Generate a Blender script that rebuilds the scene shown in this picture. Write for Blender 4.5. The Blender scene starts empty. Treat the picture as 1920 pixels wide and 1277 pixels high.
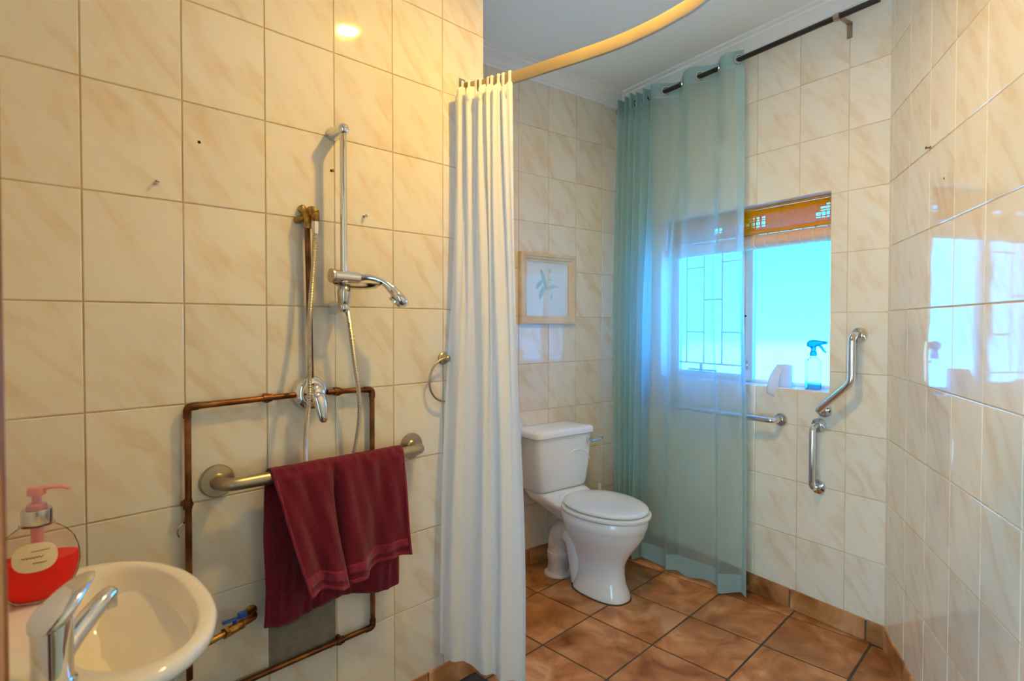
import bpy, bmesh, math, random
from mathutils import Vector, Matrix
random.seed(7)
PI = math.pi
C = bpy.context.scene.collection
sc = bpy.context.scene

# ------------------------------------------------------------------ camera, world, sun, exposure
EYE = 1.284
cam = bpy.data.cameras.new('camera')
cam.sensor_width = 36.0
cam.lens = 36.0 * 1053.0 / 1920.0
cam.shift_y = -(638.5 - 626.2) / 1920.0
cam.clip_start = 0.01
cam.dof.use_dof = True
cam.dof.focus_distance = 2.3
cam.dof.aperture_fstop = 5.0
cam_o = bpy.data.objects.new('camera', cam)
C.objects.link(cam_o)
cam_o.location = (0, 0, EYE)
cam_o.rotation_euler = (math.radians(90 - 1.1), 0, 0)
sc.camera = cam_o

w = bpy.data.worlds.new('sky')
sc.world = w
w.use_nodes = True
nt = w.node_tree
nt.nodes.clear()
tc = nt.nodes.new('ShaderNodeTexCoord')
sp = nt.nodes.new('ShaderNodeSeparateXYZ')
rp = nt.nodes.new('ShaderNodeValToRGB')
bg = nt.nodes.new('ShaderNodeBackground')
wo = nt.nodes.new('ShaderNodeOutputWorld')
nt.links.new(tc.outputs['Generated'], sp.inputs[0])
nt.links.new(sp.outputs['Z'], rp.inputs[0])
nt.links.new(rp.outputs[0], bg.inputs[0])
nt.links.new(bg.outputs[0], wo.inputs[0])
rp.color_ramp.elements[0].position = 0.0
rp.color_ramp.elements[0].color = (0.46, 0.82, 1.0, 1)
rp.color_ramp.elements[1].position = 0.6
rp.color_ramp.elements[1].color = (0.16, 0.50, 0.98, 1)
e = rp.color_ramp.elements.new(0.22)
e.color = (0.21, 0.62, 1.0, 1)
bg.inputs[1].default_value = 9.0

sun = bpy.data.lights.new('sun', 'SUN')
sun.energy = 58.0
sun.angle = 0.01
sun.color = (1.0, 0.95, 0.88)
sun_o = bpy.data.objects.new('sun', sun)
C.objects.link(sun_o)
sun_o.rotation_euler = Vector((0.5635, -0.8261, -1.5)).to_track_quat('-Z', 'Y').to_euler()

LAMP_POWER = 16.5
LAMP_COLOR = (1.0, 0.60, 0.085)

sc.view_settings.view_transform = 'Standard'
sc.view_settings.look = 'None'
sc.view_settings.gamma = 1.0
sc.view_settings.use_curve_mapping = False
sc.view_settings.exposure = 0.0
sc.cycles.use_denoising = True
sc.cycles.max_bounces = 9
sc.cycles.diffuse_bounces = 5
sc.cycles.glossy_bounces = 4
sc.cycles.use_adaptive_sampling = True
sc.cycles.adaptive_threshold = .06
sc.cycles.transparent_max_bounces = 12
sc.cycles.caustics_reflective = False
sc.cycles.caustics_refractive = True
sc.cycles.sample_clamp_indirect = 6.0


# ------------------------------------------------------------------ wall frames (plan measured in metres, camera over the origin)
class Wall:
    def __init__(s, o, n):
        s.o = Vector(o)
        s.n = Vector(n).normalized()
        s.x = Vector((s.n.y, -s.n.x))
        s.yaw = math.atan2(s.x.y, s.x.x)

    def pt(s, a, z=0.0, n=0.0):
        q = s.o + a * s.x + n * s.n
        return Vector((q.x, q.y, z))

    def mat(s, a=0.0, z=0.0, n=0.0, rot=0.0):
        return Matrix.Translation(s.pt(a, z, n)) @ Matrix.Rotation(s.yaw + rot, 4, 'Z')


WA = Wall((-.9596, 1.256), (.698, -.716))
WB = Wall((.665, 3.40), (.6046, -.7965))
WC = Wall((1.475, 2.194), (-.8261, -.5635))
WD = Wall((1.475, 2.194), (-.9392, .3435))
WE = Wall((-.9596 - .225 * .7159, 1.256 - .225 * .698), (.7159, .698))
TOP = 2.63


# ------------------------------------------------------------------ materials
def mat(name, col=(.8, .8, .8), rough=.5, metal=0.0, coat=0.0, trans=0.0, ior=1.45, sheen=0.0, spec=.5, sub=0.0, emit=None):
    m = bpy.data.materials.new(name)
    m.use_nodes = True
    b = m.node_tree.nodes['Principled BSDF']
    b.inputs['Base Color'].default_value = (*col, 1)
    b.inputs['Roughness'].default_value = rough
    b.inputs['Metallic'].default_value = metal
    b.inputs['Coat Weight'].default_value = coat
    b.inputs['Coat Roughness'].default_value = .03
    b.inputs['Transmission Weight'].default_value = trans
    b.inputs['IOR'].default_value = ior
    b.inputs['Sheen Weight'].default_value = sheen
    b.inputs['Specular IOR Level'].default_value = spec
    if sub:
        b.inputs['Subsurface Weight'].default_value = sub
        b.inputs['Subsurface Radius'].default_value = (.01, .006, .004)
    if emit:
        b.inputs['Emission Color'].default_value = (*emit[0], 1)
        b.inputs['Emission Strength'].default_value = emit[1]
    return m


def N(m, t, **kw):
    n = m.node_tree.nodes.new(t)
    for k, v in kw.items():
        setattr(n, k, v)
    return n


def link(m, a, b):
    m.node_tree.links.new(a, b)


def bsdf(m):
    return m.node_tree.nodes['Principled BSDF']


def ramp(m, stops):
    r = N(m, 'ShaderNodeValToRGB')
    els = r.color_ramp.elements
    els[0].position, els[0].color = stops[0][0], (*stops[0][1], 1)
    els[1].position, els[1].color = stops[-1][0], (*stops[-1][1], 1)
    for p, c in stops[1:-1]:
        x = els.new(p)
        x.color = (*c, 1)
    return r


def noise_bump(m, scale, strength, dist=.002, detail=3, coords='Object'):
    t = N(m, 'ShaderNodeTexCoord')
    nz = N(m, 'ShaderNodeTexNoise')
    nz.inputs['Scale'].default_value = scale
    nz.inputs['Detail'].default_value = detail
    bp = N(m, 'ShaderNodeBump')
    bp.inputs['Strength'].default_value = strength
    bp.inputs['Distance'].default_value = dist
    link(m, t.outputs[coords], nz.inputs['Vector'])
    link(m, nz.outputs['Fac'], bp.inputs['Height'])
    link(m, bp.outputs[0], bsdf(m).inputs['Normal'])
    return nz


def noise_color(m, stops, scale, detail=4, coords='Object', stretch=None, rand=True, distortion=0.0):
    t = N(m, 'ShaderNodeTexCoord')
    nz = N(m, 'ShaderNodeTexNoise')
    nz.inputs['Scale'].default_value = scale
    nz.inputs['Detail'].default_value = detail
    nz.inputs['Distortion'].default_value = distortion
    mp = N(m, 'ShaderNodeMapping')
    if stretch:
        mp.inputs['Scale'].default_value = stretch
    link(m, t.outputs[coords], mp.inputs['Vector'])
    if rand:
        oi = N(m, 'ShaderNodeObjectInfo')
        mu = N(m, 'ShaderNodeMath', operation='MULTIPLY')
        mu.inputs[1].default_value = 37.0
        cx = N(m, 'ShaderNodeCombineXYZ')
        link(m, oi.outputs['Random'], mu.inputs[0])
        for i in range(3):
            link(m, mu.outputs[0], cx.inputs[i])
        link(m, cx.outputs[0], mp.inputs['Location'])
    link(m, mp.outputs[0], nz.inputs['Vector'])
    r = ramp(m, stops)
    link(m, nz.outputs['Fac'], r.inputs[0])
    link(m, r.outputs[0], bsdf(m).inputs['Base Color'])
    return nz, r


def tile_mat():
    m = mat('glazed_tile', rough=.05, spec=.5, ior=1.62)
    t = N(m, 'ShaderNodeTexCoord')
    rot = N(m, 'ShaderNodeMapping')
    rot.inputs['Rotation'].default_value = (0, math.radians(52), 0)
    rot.inputs['Scale'].default_value = (1, 1, 1)
    oi = N(m, 'ShaderNodeObjectInfo')
    mu = N(m, 'ShaderNodeMath', operation='MULTIPLY')
    mu.inputs[1].default_value = 61.0
    cx = N(m, 'ShaderNodeCombineXYZ')
    link(m, oi.outputs['Random'], mu.inputs[0])
    for i in range(3):
        link(m, mu.outputs[0], cx.inputs[i])
    link(m, t.outputs['Object'], rot.inputs['Vector'])
    sc2 = N(m, 'ShaderNodeMapping')
    sc2.inputs['Scale'].default_value = (5.0, 5.0, 17.0)
    link(m, rot.outputs[0], sc2.inputs['Vector'])
    link(m, cx.outputs[0], sc2.inputs['Location'])
    n1 = N(m, 'ShaderNodeTexNoise')
    n1.inputs['Scale'].default_value = 1.0
    n1.inputs['Detail'].default_value = 3.5
    n1.inputs['Roughness'].default_value = .55
    n1.inputs['Distortion'].default_value = .45
    link(m, sc2.outputs[0], n1.inputs['Vector'])
    r = ramp(m, [(.32, (.83, .775, .645)), (.48, (.825, .76, .62)), (.57, (.805, .71, .55)), (.68, (.76, .63, .45)), (.80, (.81, .72, .57))])
    link(m, n1.outputs['Fac'], r.inputs[0])
    # each tile a touch different in tone
    hs = N(m, 'ShaderNodeHueSaturation')
    vm = N(m, 'ShaderNodeMapRange')
    vm.inputs['To Min'].default_value = .95
    vm.inputs['To Max'].default_value = 1.03
    link(m, oi.outputs['Random'], vm.inputs['Value'])
    link(m, vm.outputs[0], hs.inputs['Value'])
    link(m, r.outputs[0], hs.inputs['Color'])
    link(m, hs.outputs[0], bsdf(m).inputs['Base Color'])
    # faint undulation of the glaze
    n2 = N(m, 'ShaderNodeTexNoise')
    n2.inputs['Scale'].default_value = 9.0
    n2.inputs['Detail'].default_value = 1.0
    link(m, t.outputs['Object'], n2.inputs['Vector'])
    bp = N(m, 'ShaderNodeBump')
    bp.inputs['Strength'].default_value = .05
    bp.inputs['Distance'].default_value = .01
    link(m, n2.outputs['Fac'], bp.inputs['Height'])
    link(m, bp.outputs[0], bsdf(m).inputs['Normal'])
    return m


def terracotta_mat():
    m = mat('terracotta', rough=.33, spec=.45)
    nz, r = noise_color(m, [(.25, (.17, .055, .014)), (.40, (.35, .135, .042)), (.53, (.50, .225, .085)), (.68, (.66, .36, .185)), (.85, (.40, .16, .055))], 6.5, detail=9, distortion=.9)
    oi = N(m, 'ShaderNodeObjectInfo')
    hs = N(m, 'ShaderNodeHueSaturation')
    vm = N(m, 'ShaderNodeMapRange')
    vm.inputs['To Min'].default_value = .72
    vm.inputs['To Max'].default_value = 1.2
    link(m, oi.outputs['Random'], vm.inputs['Value'])
    link(m, vm.outputs[0], hs.inputs['Value'])
    link(m, r.outputs[0], hs.inputs['Color'])
    link(m, hs.outputs[0], bsdf(m).inputs['Base Color'])
    bp = N(m, 'ShaderNodeBump')
    bp.inputs['Strength'].default_value = .25
    bp.inputs['Distance'].default_value = .003
    link(m, nz.outputs['Fac'], bp.inputs['Height'])
    link(m, bp.outputs[0], bsdf(m).inputs['Normal'])
    return m


def cloth_mat(name, col, transparent, translucent, weave=0):
    m = bpy.data.materials.new(name)
    m.use_nodes = True
    m.node_tree.nodes.clear()
    out = N(m, 'ShaderNodeOutputMaterial')
    d = N(m, 'ShaderNodeBsdfDiffuse')
    tl = N(m, 'ShaderNodeBsdfTranslucent')
    tr = N(m, 'ShaderNodeBsdfTransparent')
    d.inputs[0].default_value = (*col, 1)
    tl.inputs[0].default_value = (*col, 1)
    m1 = N(m, 'ShaderNodeMixShader')
    m2 = N(m, 'ShaderNodeMixShader')
    m1.inputs[0].default_value = translucent
    m2.inputs[0].default_value = transparent
    link(m, d.outputs[0], m1.inputs[1])
    link(m, tl.outputs[0], m1.inputs[2])
    link(m, m1.outputs[0], m2.inputs[1])
    link(m, tr.outputs[0], m2.inputs[2])
    link(m, m2.outputs[0], out.inputs[0])
    if weave:
        # threads seen edge-on close up: a sheer is denser at grazing angles
        lw = N(m, 'ShaderNodeLayerWeight')
        lw.inputs[0].default_value = .5
        mr = N(m, 'ShaderNodeMapRange')
        mr.inputs['From Min'].default_value = 0.0
        mr.inputs['From Max'].default_value = 1.0
        mr.inputs['To Min'].default_value = transparent
        mr.inputs['To Max'].default_value = .05
        link(m, lw.outputs['Facing'], mr.inputs['Value'])
        link(m, mr.outputs[0], m2.inputs[0])
    return m


def clear_mat(name, tint, gloss_rough=.05, dens=0.0, col=None, ior=1.35):
    """thin clear plastic: mostly see-through with a Fresnel gloss, optionally a little body colour"""
    m = bpy.data.materials.new(name)
    m.use_nodes = True
    m.node_tree.nodes.clear()
    out = N(m, 'ShaderNodeOutputMaterial')
    tr = N(m, 'ShaderNodeBsdfTransparent')
    tr.inputs[0].default_value = (*tint, 1)
    gl = N(m, 'ShaderNodeBsdfGlossy')
    gl.inputs['Roughness'].default_value = gloss_rough
    fr = N(m, 'ShaderNodeFresnel')
    fr.inputs[0].default_value = ior
    mx = N(m, 'ShaderNodeMixShader')
    link(m, fr.outputs[0], mx.inputs[0])
    if dens:
        df = N(m, 'ShaderNodeBsdfDiffuse')
        df.inputs[0].default_value = (*(col or tint), 1)
        m0 = N(m, 'ShaderNodeMixShader')
        m0.inputs[0].default_value = dens
        link(m, tr.outputs[0], m0.inputs[1])
        link(m, df.outputs[0], m0.inputs[2])
        link(m, m0.outputs[0], mx.inputs[1])
    else:
        link(m, tr.outputs[0], mx.inputs[1])
    link(m, gl.outputs[0], mx.inputs[2])
    link(m, mx.outputs[0], out.inputs[0])
    return m


def frosted_mat():
    m = bpy.data.materials.new('frosted_glass')
    m.use_nodes = True
    m.node_tree.nodes.clear()
    out = N(m, 'ShaderNodeOutputMaterial')
    rf = N(m, 'ShaderNodeBsdfRefraction')
    rf.inputs['Roughness'].default_value = .16
    rf.inputs['IOR'].default_value = 1.25
    rf.inputs[0].default_value = (.28, .70, 1.0, 1)
    tr = N(m, 'ShaderNodeBsdfTransparent')
    tr.inputs[0].default_value = (.28, .70, 1.0, 1)
    mx = N(m, 'ShaderNodeMixShader')
    mx.inputs[0].default_value = .25
    link(m, rf.outputs[0], mx.inputs[1])
    link(m, tr.outputs[0], mx.inputs[2])
    link(m, mx.outputs[0], out.inputs[0])
    return m


M = {}
M['tile'] = tile_mat()
M['grout'] = mat('wall_grout', (.60, .47, .27), .9)
noise_color(M['grout'], [(.35, (.68, .57, .38)), (.65, (.56, .42, .22))], 5, rand=False)
M['terra'] = terracotta_mat()
M['floor_grout'] = mat('floor_grout', (.085, .075, .065), .95)
M['ceiling'] = mat('ceiling_paint', (.92, .95, .90), .75)
noise_bump(M['ceiling'], 60, .1, .001)
M['cornice'] = mat('cornice_paint', (.90, .89, .84), .5)
M['plaster'] = mat('plaster', (.78, .74, .66), .8)
noise_bump(M['plaster'], 40, .2, .002)
M['cement'] = mat('bare_cement', (.23, .20, .16), .95)
noise_color(M['cement'], [(.3, (.25, .22, .17)), (.7, (.19, .165, .125))], 40, rand=False)
M['chrome'] = mat('chrome', (.74, .74, .73), .06, 1.0)
M['steel'] = mat('brushed_steel', (.44, .37, .27), .34, 1.0)
M['dull_chrome'] = mat('worn_chrome', (.62, .60, .55), .2, 1.0)
M['copper'] = mat('aged_copper', (.30, .12, .05), .38, .85)
noise_color(M['copper'], [(.3, (.07, .026, .011)), (.55, (.17, .065, .025)), (.75, (.34, .14, .05))], 14, rand=False, stretch=(1, 1, 1))
M['brass'] = mat('tarnished_brass', (.42, .24, .06), .4, .9)
noise_color(M['brass'], [(.35, (.18, .10, .03)), (.65, (.55, .33, .09))], 60, rand=False)
M['porcelain'] = mat('white_porcelain', (.86, .88, .86), .08, spec=.6, coat=.3)
M['basin'] = mat('cream_porcelain', (.84, .81, .72), .09, spec=.6, coat=.3)
M['white_plastic'] = mat('white_plastic', (.82, .83, .82), .25)
M['pipe_plastic'] = mat('white_pipe_plastic', (.74, .74, .74), .35)
noise_color(M['pipe_plastic'], [(.35, (.62, .56, .46)), (.55, (.76, .76, .76))], 18, rand=False)
M['stain'] = mat('brown_stained_plastic', (.20, .13, .06), .6)
M['towel'] = mat('burgundy_terry', (.15, .008, .022), .95, sheen=.15, spec=.1)
nzt = noise_bump(M['towel'], 420, .9, .004, 2)
M['towel_band'] = mat('burgundy_hem_band', (.20, .014, .034), .8, sheen=.2, spec=.15)
noise_bump(M['towel_band'], 160, .6, .003, 1)
M['cream_curtain'] = cloth_mat('cream_curtain_cloth', (.93, .91, .85), 0.0, .28)
M['sheer'] = cloth_mat('teal_sheer_cloth', (.48, .70, .70), .60, .5, weave=1)
M['sheer_hem'] = cloth_mat('teal_sheer_hem', (.50, .72, .74), .30, .45)
M['rod'] = mat('black_rod', (.012, .010, .010), .3)
M['rail'] = mat('beige_rail', (.62, .47, .27), .4)
noise_color(M['rail'], [(.3, (.27, .19, .085)), (.7, (.33, .245, .12))], 7, rand=False)
M['wood'] = mat('varnished_wood', (.20, .075, .022), .35)
noise_color(M['wood'], [(.3, (.13, .045, .013)), (.7, (.26, .10, .03))], 6, rand=False, stretch=(6, 6, .6))
M['bamboo'] = cloth_mat('bamboo_slats', (.78, .29, .004), 0.0, .5)
M['bamboo_rail'] = mat('bamboo_rail', (.50, .20, .012), .45)
M['bamboo_roll'] = mat('bamboo_roll', (.68, .42, .28), .6)
M['thread'] = mat('pale_thread', (.72, .60, .40), .8)
M['dark_thread'] = mat('brown_thread', (.38, .16, .03), .8)
M['frame_white'] = mat('window_frame_paint', (.78, .78, .72), .45)
M['sill'] = mat('glazed_white_sill', (.84, .84, .82), .12)
M['glass'] = frosted_mat()
M['bar_paint'] = mat('burglar_bar_paint', (.55, .58, .56), .5)
M['pic_frame'] = mat('limed_picture_frame', (.72, .57, .38), .5)
noise_color(M['pic_frame'], [(.35, (.66, .50, .30)), (.65, (.76, .64, .46))], 9, rand=False)
M['mount'] = mat('picture_mount', (.70, .74, .70), .7, coat=1.0)
M['petal'] = mat('printed_petal', (.36, .53, .50), .7, coat=1.0)
M['petal_pale'] = mat('printed_leaf', (.50, .63, .56), .7, coat=1.0)
M['red_soap'] = clear_mat('red_liquid_soap', (1.0, .10, .07), dens=.6, col=(1.0, .016, .010), ior=1.2)
M['pink'] = mat('pink_plastic', (.92, .40, .42), .3, trans=.3)
M['clear'] = clear_mat('clear_plastic', (.97, .95, .92), ior=1.12)
M['clear_pink'] = clear_mat('clear_pink_plastic', (1.0, .93, .88), dens=.03, col=(.9, .6, .5), ior=1.05)
M['clear_blue'] = clear_mat('clear_blueish_plastic', (.95, .98, 1.0), dens=.10, col=(.9, .95, 1), ior=1.2)
M['soap_label'] = mat('cream_label', (.80, .66, .42), .6)
M['ink'] = mat('label_ink', (.20, .10, .05), .7)
M['blue'] = clear_mat('blue_plastic', (.10, .65, 1.0), dens=.55, col=(.0, .42, .80))
M['blue_liquid'] = clear_mat('blue_liquid', (.12, .85, 1.0), dens=.2, col=(.0, .6, .85))
M['valve_blue'] = mat('blue_lever_coating', (.01, .06, .35), .4)
M['navy'] = mat('navy_plastic', (.01, .02, .25), .3)
M['paper'] = cloth_mat('tissue_paper', (.86, .87, .88), 0.0, .3)
M['black_tag'] = mat('black_label_cloth', (.012, .010, .010), .7)
M['ground'] = mat('pale_paving', (.80, .78, .74), .9)
M['hole'] = mat('dark_hole', (.02, .012, .006), .9)
M['lamp_ring'] = mat('lamp_ring', (.85, .85, .83), .3)
M['lamp_face'] = mat('lamp_face', (1, .9, .7), .5, emit=((1.0, .82, .5), 40.0))
M['rubber'] = mat('black_rubber', (.02, .02, .02), .6)
M['putty'] = mat('brown_sealant', (.10, .055, .025), .8)


# ------------------------------------------------------------------ mesh builder
class G:
    def __init__(s):
        s.v, s.f = [], []

    def add(s, vs, fs, mtx=None):
        k = len(s.v)
        for p in vs:
            p = Vector(p)
            s.v.append(mtx @ p if mtx else p)
        for q in fs:
            s.f.append(tuple(i + k for i in q))
        return s

    def bm(s, b, mtx=None):
        b.verts.index_update()
        return s.add([x.co.copy() for x in b.verts], [[x.index for x in q.verts] for q in b.faces], mtx)

    def box(s, x0, x1, y0, y1, z0, z1, bev=0.0, seg=1, mtx=None):
        b = bmesh.new()
        bmesh.ops.create_cube(b, size=1.0)
        for q in b.verts:
            q.co = Vector((x0 + (q.co.x + .5) * (x1 - x0), y0 + (q.co.y + .5) * (y1 - y0), z0 + (q.co.z + .5) * (z1 - z0)))
        if bev:
            bmesh.ops.bevel(b, geom=b.edges[:], offset=bev, segments=seg, affect='EDGES', profile=.5)
        s.bm(b, mtx)
        b.free()
        return s

    def tube(s, pts, r, seg=12, cap=True, closed=False, flat=None):
        pts = [Vector(p) for p in pts]
        n = len(pts)
        rr = r if isinstance(r, (list, tuple)) else [r] * n
        tan = []
        for i in range(n):
            if closed:
                t = pts[(i + 1) % n] - pts[i - 1]
            else:
                t = pts[min(i + 1, n - 1)] - pts[max(i - 1, 0)]
            tan.append(t.normalized())
        up = Vector((0, 0, 1))
        if abs(tan[0].dot(up)) > .95:
            up = Vector((1, 0, 0))
        nrm = (up - tan[0] * up.dot(tan[0])).normalized()
        rings = []
        for i in range(n):
            if i:
                nrm = (nrm - tan[i] * nrm.dot(tan[i])).normalized()
            bn = tan[i].cross(nrm)
            fx, fy = flat if flat else (1, 1)
            rings.append([pts[i] + (nrm * math.cos(2 * PI * k / seg) * fx + bn * math.sin(2 * PI * k / seg) * fy) * rr[i] for k in range(seg)])
        if closed:
            rings.append(rings[0])
        return s.loft(rings, cap and not closed, cap and not closed)

    def loft(s, rings, cap0=True, cap1=True, mtx=None):
        m = len(rings[0])
        vs = [p for r in rings for p in r]
        fs = []
        for i in range(len(rings) - 1):
            for k in range(m):
                a, b_ = i * m + k, i * m + (k + 1) % m
                fs.append((a, b_, b_ + m, a + m))
        if cap0:
            fs.append(tuple(reversed(range(m))))
        if cap1:
            fs.append(tuple(range((len(rings) - 1) * m, len(rings) * m)))
        return s.add(vs, fs, mtx)

    def lathe(s, prof, seg=24, mtx=None, sx=1.0, sy=1.0):
        rings = [[Vector((r * math.cos(2 * PI * k / seg) * sx, r * math.sin(2 * PI * k / seg) * sy, z)) for k in range(seg)] for r, z in prof]
        return s.loft(rings, prof[0][0] > 1e-5, prof[-1][0] > 1e-5, mtx)

    def ball(s, c, r, seg=16, mtx=None):
        c = Vector(c)
        r = Vector(r) if isinstance(r, (tuple, list)) else Vector((r, r, r))
        n = max(6, seg // 2)
        rings = []
        for i in range(n + 1):
            t = PI * i / n
            q = max(math.sin(t), .002)
            rings.append([c + Vector((r.x * q * math.cos(2 * PI * k / seg), r.y * q * math.sin(2 * PI * k / seg), -r.z * math.cos(t))) for k in range(seg)])
        return s.loft(rings, True, True, mtx)

    def sheet(s, fn, nu, nv, mtx=None):
        vs = [fn(i / nu, j / nv) for j in range(nv + 1) for i in range(nu + 1)]
        fs = []
        for j in range(nv):
            for i in range(nu):
                a = j * (nu + 1) + i
                fs.append((a, a + 1, a + nu + 2, a + nu + 1))
        return s.add(vs, fs, mtx)

    def mesh(s, name, m, angle=38, recalc=True):
        me = bpy.data.meshes.new(name)
        me.from_pydata([tuple(p) for p in s.v], [], s.f)
        if recalc:
            b = bmesh.new()
            b.from_mesh(me)
            bmesh.ops.remove_doubles(b, verts=b.verts[:], dist=1e-6)
            bmesh.ops.recalc_face_normals(b, faces=b.faces[:])
            b.to_mesh(me)
            b.free()
        if m:
            me.materials.append(M[m])
        for q in me.polygons:
            q.use_smooth = angle > 0
        if angle > 0:
            me.set_sharp_from_angle(angle=math.radians(angle))
        me.update()
        return me

    def build(s, name, m, parent=None, mtx=None, angle=38, label=None, kind=None, recalc=True):
        o = bpy.data.objects.new(name, s.mesh(name, m, angle, recalc))
        C.objects.link(o)
        if parent is not None:
            o.parent = parent
        if mtx is not None:
            o.matrix_basis = mtx
        if label:
            o['label'] = label
        if kind:
            o['kind'] = kind
        return o


def thing(name, label, cat, mtx, group=None):
    o = bpy.data.objects.new(name, None)
    C.objects.link(o)
    o.empty_display_size = .05
    o.matrix_basis = mtx
    o['label'] = label
    o['category'] = cat
    if group:
        o['group'] = group
    return o


def tag(o, label, cat, group=None):
    o['label'] = label
    o['category'] = cat
    if group:
        o['group'] = group
    return o


def struct(name, g, m, mtx=None, label=None, angle=38):
    o = g.build(name, m, None, mtx, angle)
    o['kind'] = 'structure'
    if label:
        o['label'] = label
    return o


def cr(pts, n=8, closed=False):
    """Catmull-Rom resampling"""
    P = [Vector(p) for p in pts]
    out = []
    m = len(P)
    rng = range(m) if closed else range(m - 1)
    for i in rng:
        if closed:
            a, b, c, d = P[i - 1], P[i], P[(i + 1) % m], P[(i + 2) % m]
        else:
            a, b, c, d = P[max(i - 1, 0)], P[i], P[i + 1], P[min(i + 2, m - 1)]
        for k in range(n):
            t = k / n
            out.append(.5 * ((2 * b) + (c - a) * t + (2 * a - 5 * b + 4 * c - d) * t * t + (3 * b - a - 3 * c + d) * t ** 3))
    if not closed:
        out.append(P[-1])
    return out


def rounded_path(pts, r, n=6):
    """polyline with its inner corners rounded by arcs"""
    P = [Vector(p) for p in pts]
    out = [P[0]]
    for i in range(1, len(P) - 1):
        a = (P[i - 1] - P[i]).normalized()
        b = (P[i + 1] - P[i]).normalized()
        rr = min(r, (P[i - 1] - P[i]).length * .49, (P[i + 1] - P[i]).length * .49)
        s0, s1 = P[i] + a * rr, P[i] + b * rr
        for k in range(n + 1):
            t = k / n
            out.append((1 - t) ** 2 * s0 + 2 * t * (1 - t) * P[i] + t * t * s1)
    out.append(P[-1])
    return out


ROT_Y = Matrix.Rotation(-PI / 2, 4, 'X')      # lathe z axis -> +y (out of the wall)


# ------------------------------------------------------------------ pieces: tiles laid as separate objects
_poly_cache = {}


def inset_poly(p, d):
    n = len(p)
    out = []
    for i in range(n):
        a, b, c = p[i - 1], p[i], p[(i + 1) % n]
        e1 = (b - a).normalized()
        e2 = (c - b).normalized()
        n1, n2 = Vector((-e1.y, e1.x)), Vector((-e2.y, e2.x))
        k = n1 + n2
        q = 1 + n1.dot(n2)
        out.append(b + k * (d / max(q, .2)))
    return out


def piece_mesh(name, poly, th, ch, m, plane):
    """poly: counter-clockwise 2D outline; plane 'wall' = (x,z) facing +y, 'floor' = (x,y) facing +z"""
    key = (name, plane, th, ch, m) + tuple((round(p.x, 4), round(p.y, 4)) for p in poly)
    if key in _poly_cache:
        return _poly_cache[key]
    inn = inset_poly(poly, ch)
    n = len(poly)

    def P(q, h):
        return Vector((q.x, h, q.y)) if plane == 'wall' else Vector((q.x, q.y, h))
    g = G()
    vs = [P(q, 0) for q in poly] + [P(q, th - ch * .6) for q in poly] + [P(q, th) for q in inn]
    fs = [tuple(2 * n + i for i in range(n))]
    for i in range(n):
        j = (i + 1) % n
        fs.append((i, j, n + j, n + i))
        fs.append((n + i, n + j, 2 * n + j, 2 * n + i))
    g.add(vs, fs)
    me = g.mesh(name, m, angle=0)
    _poly_cache[key] = me
    return me


def area(p):
    return .5 * sum(p[i - 1].x * p[i].y - p[i].x * p[i - 1].y for i in range(len(p)))


def clip(p, o, n):
    """keep the side of the half plane where (q-o).n >= 0"""
    out = []
    for i in range(len(p)):
        a, b = p[i - 1], p[i]
        da, db = (a - o).dot(n), (b - o).dot(n)
        if (da >= 0) != (db >= 0):
            out.append(a + (b - a) * (da / (da - db)))
        if db >= 0:
            out.append(b)
    return out


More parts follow.
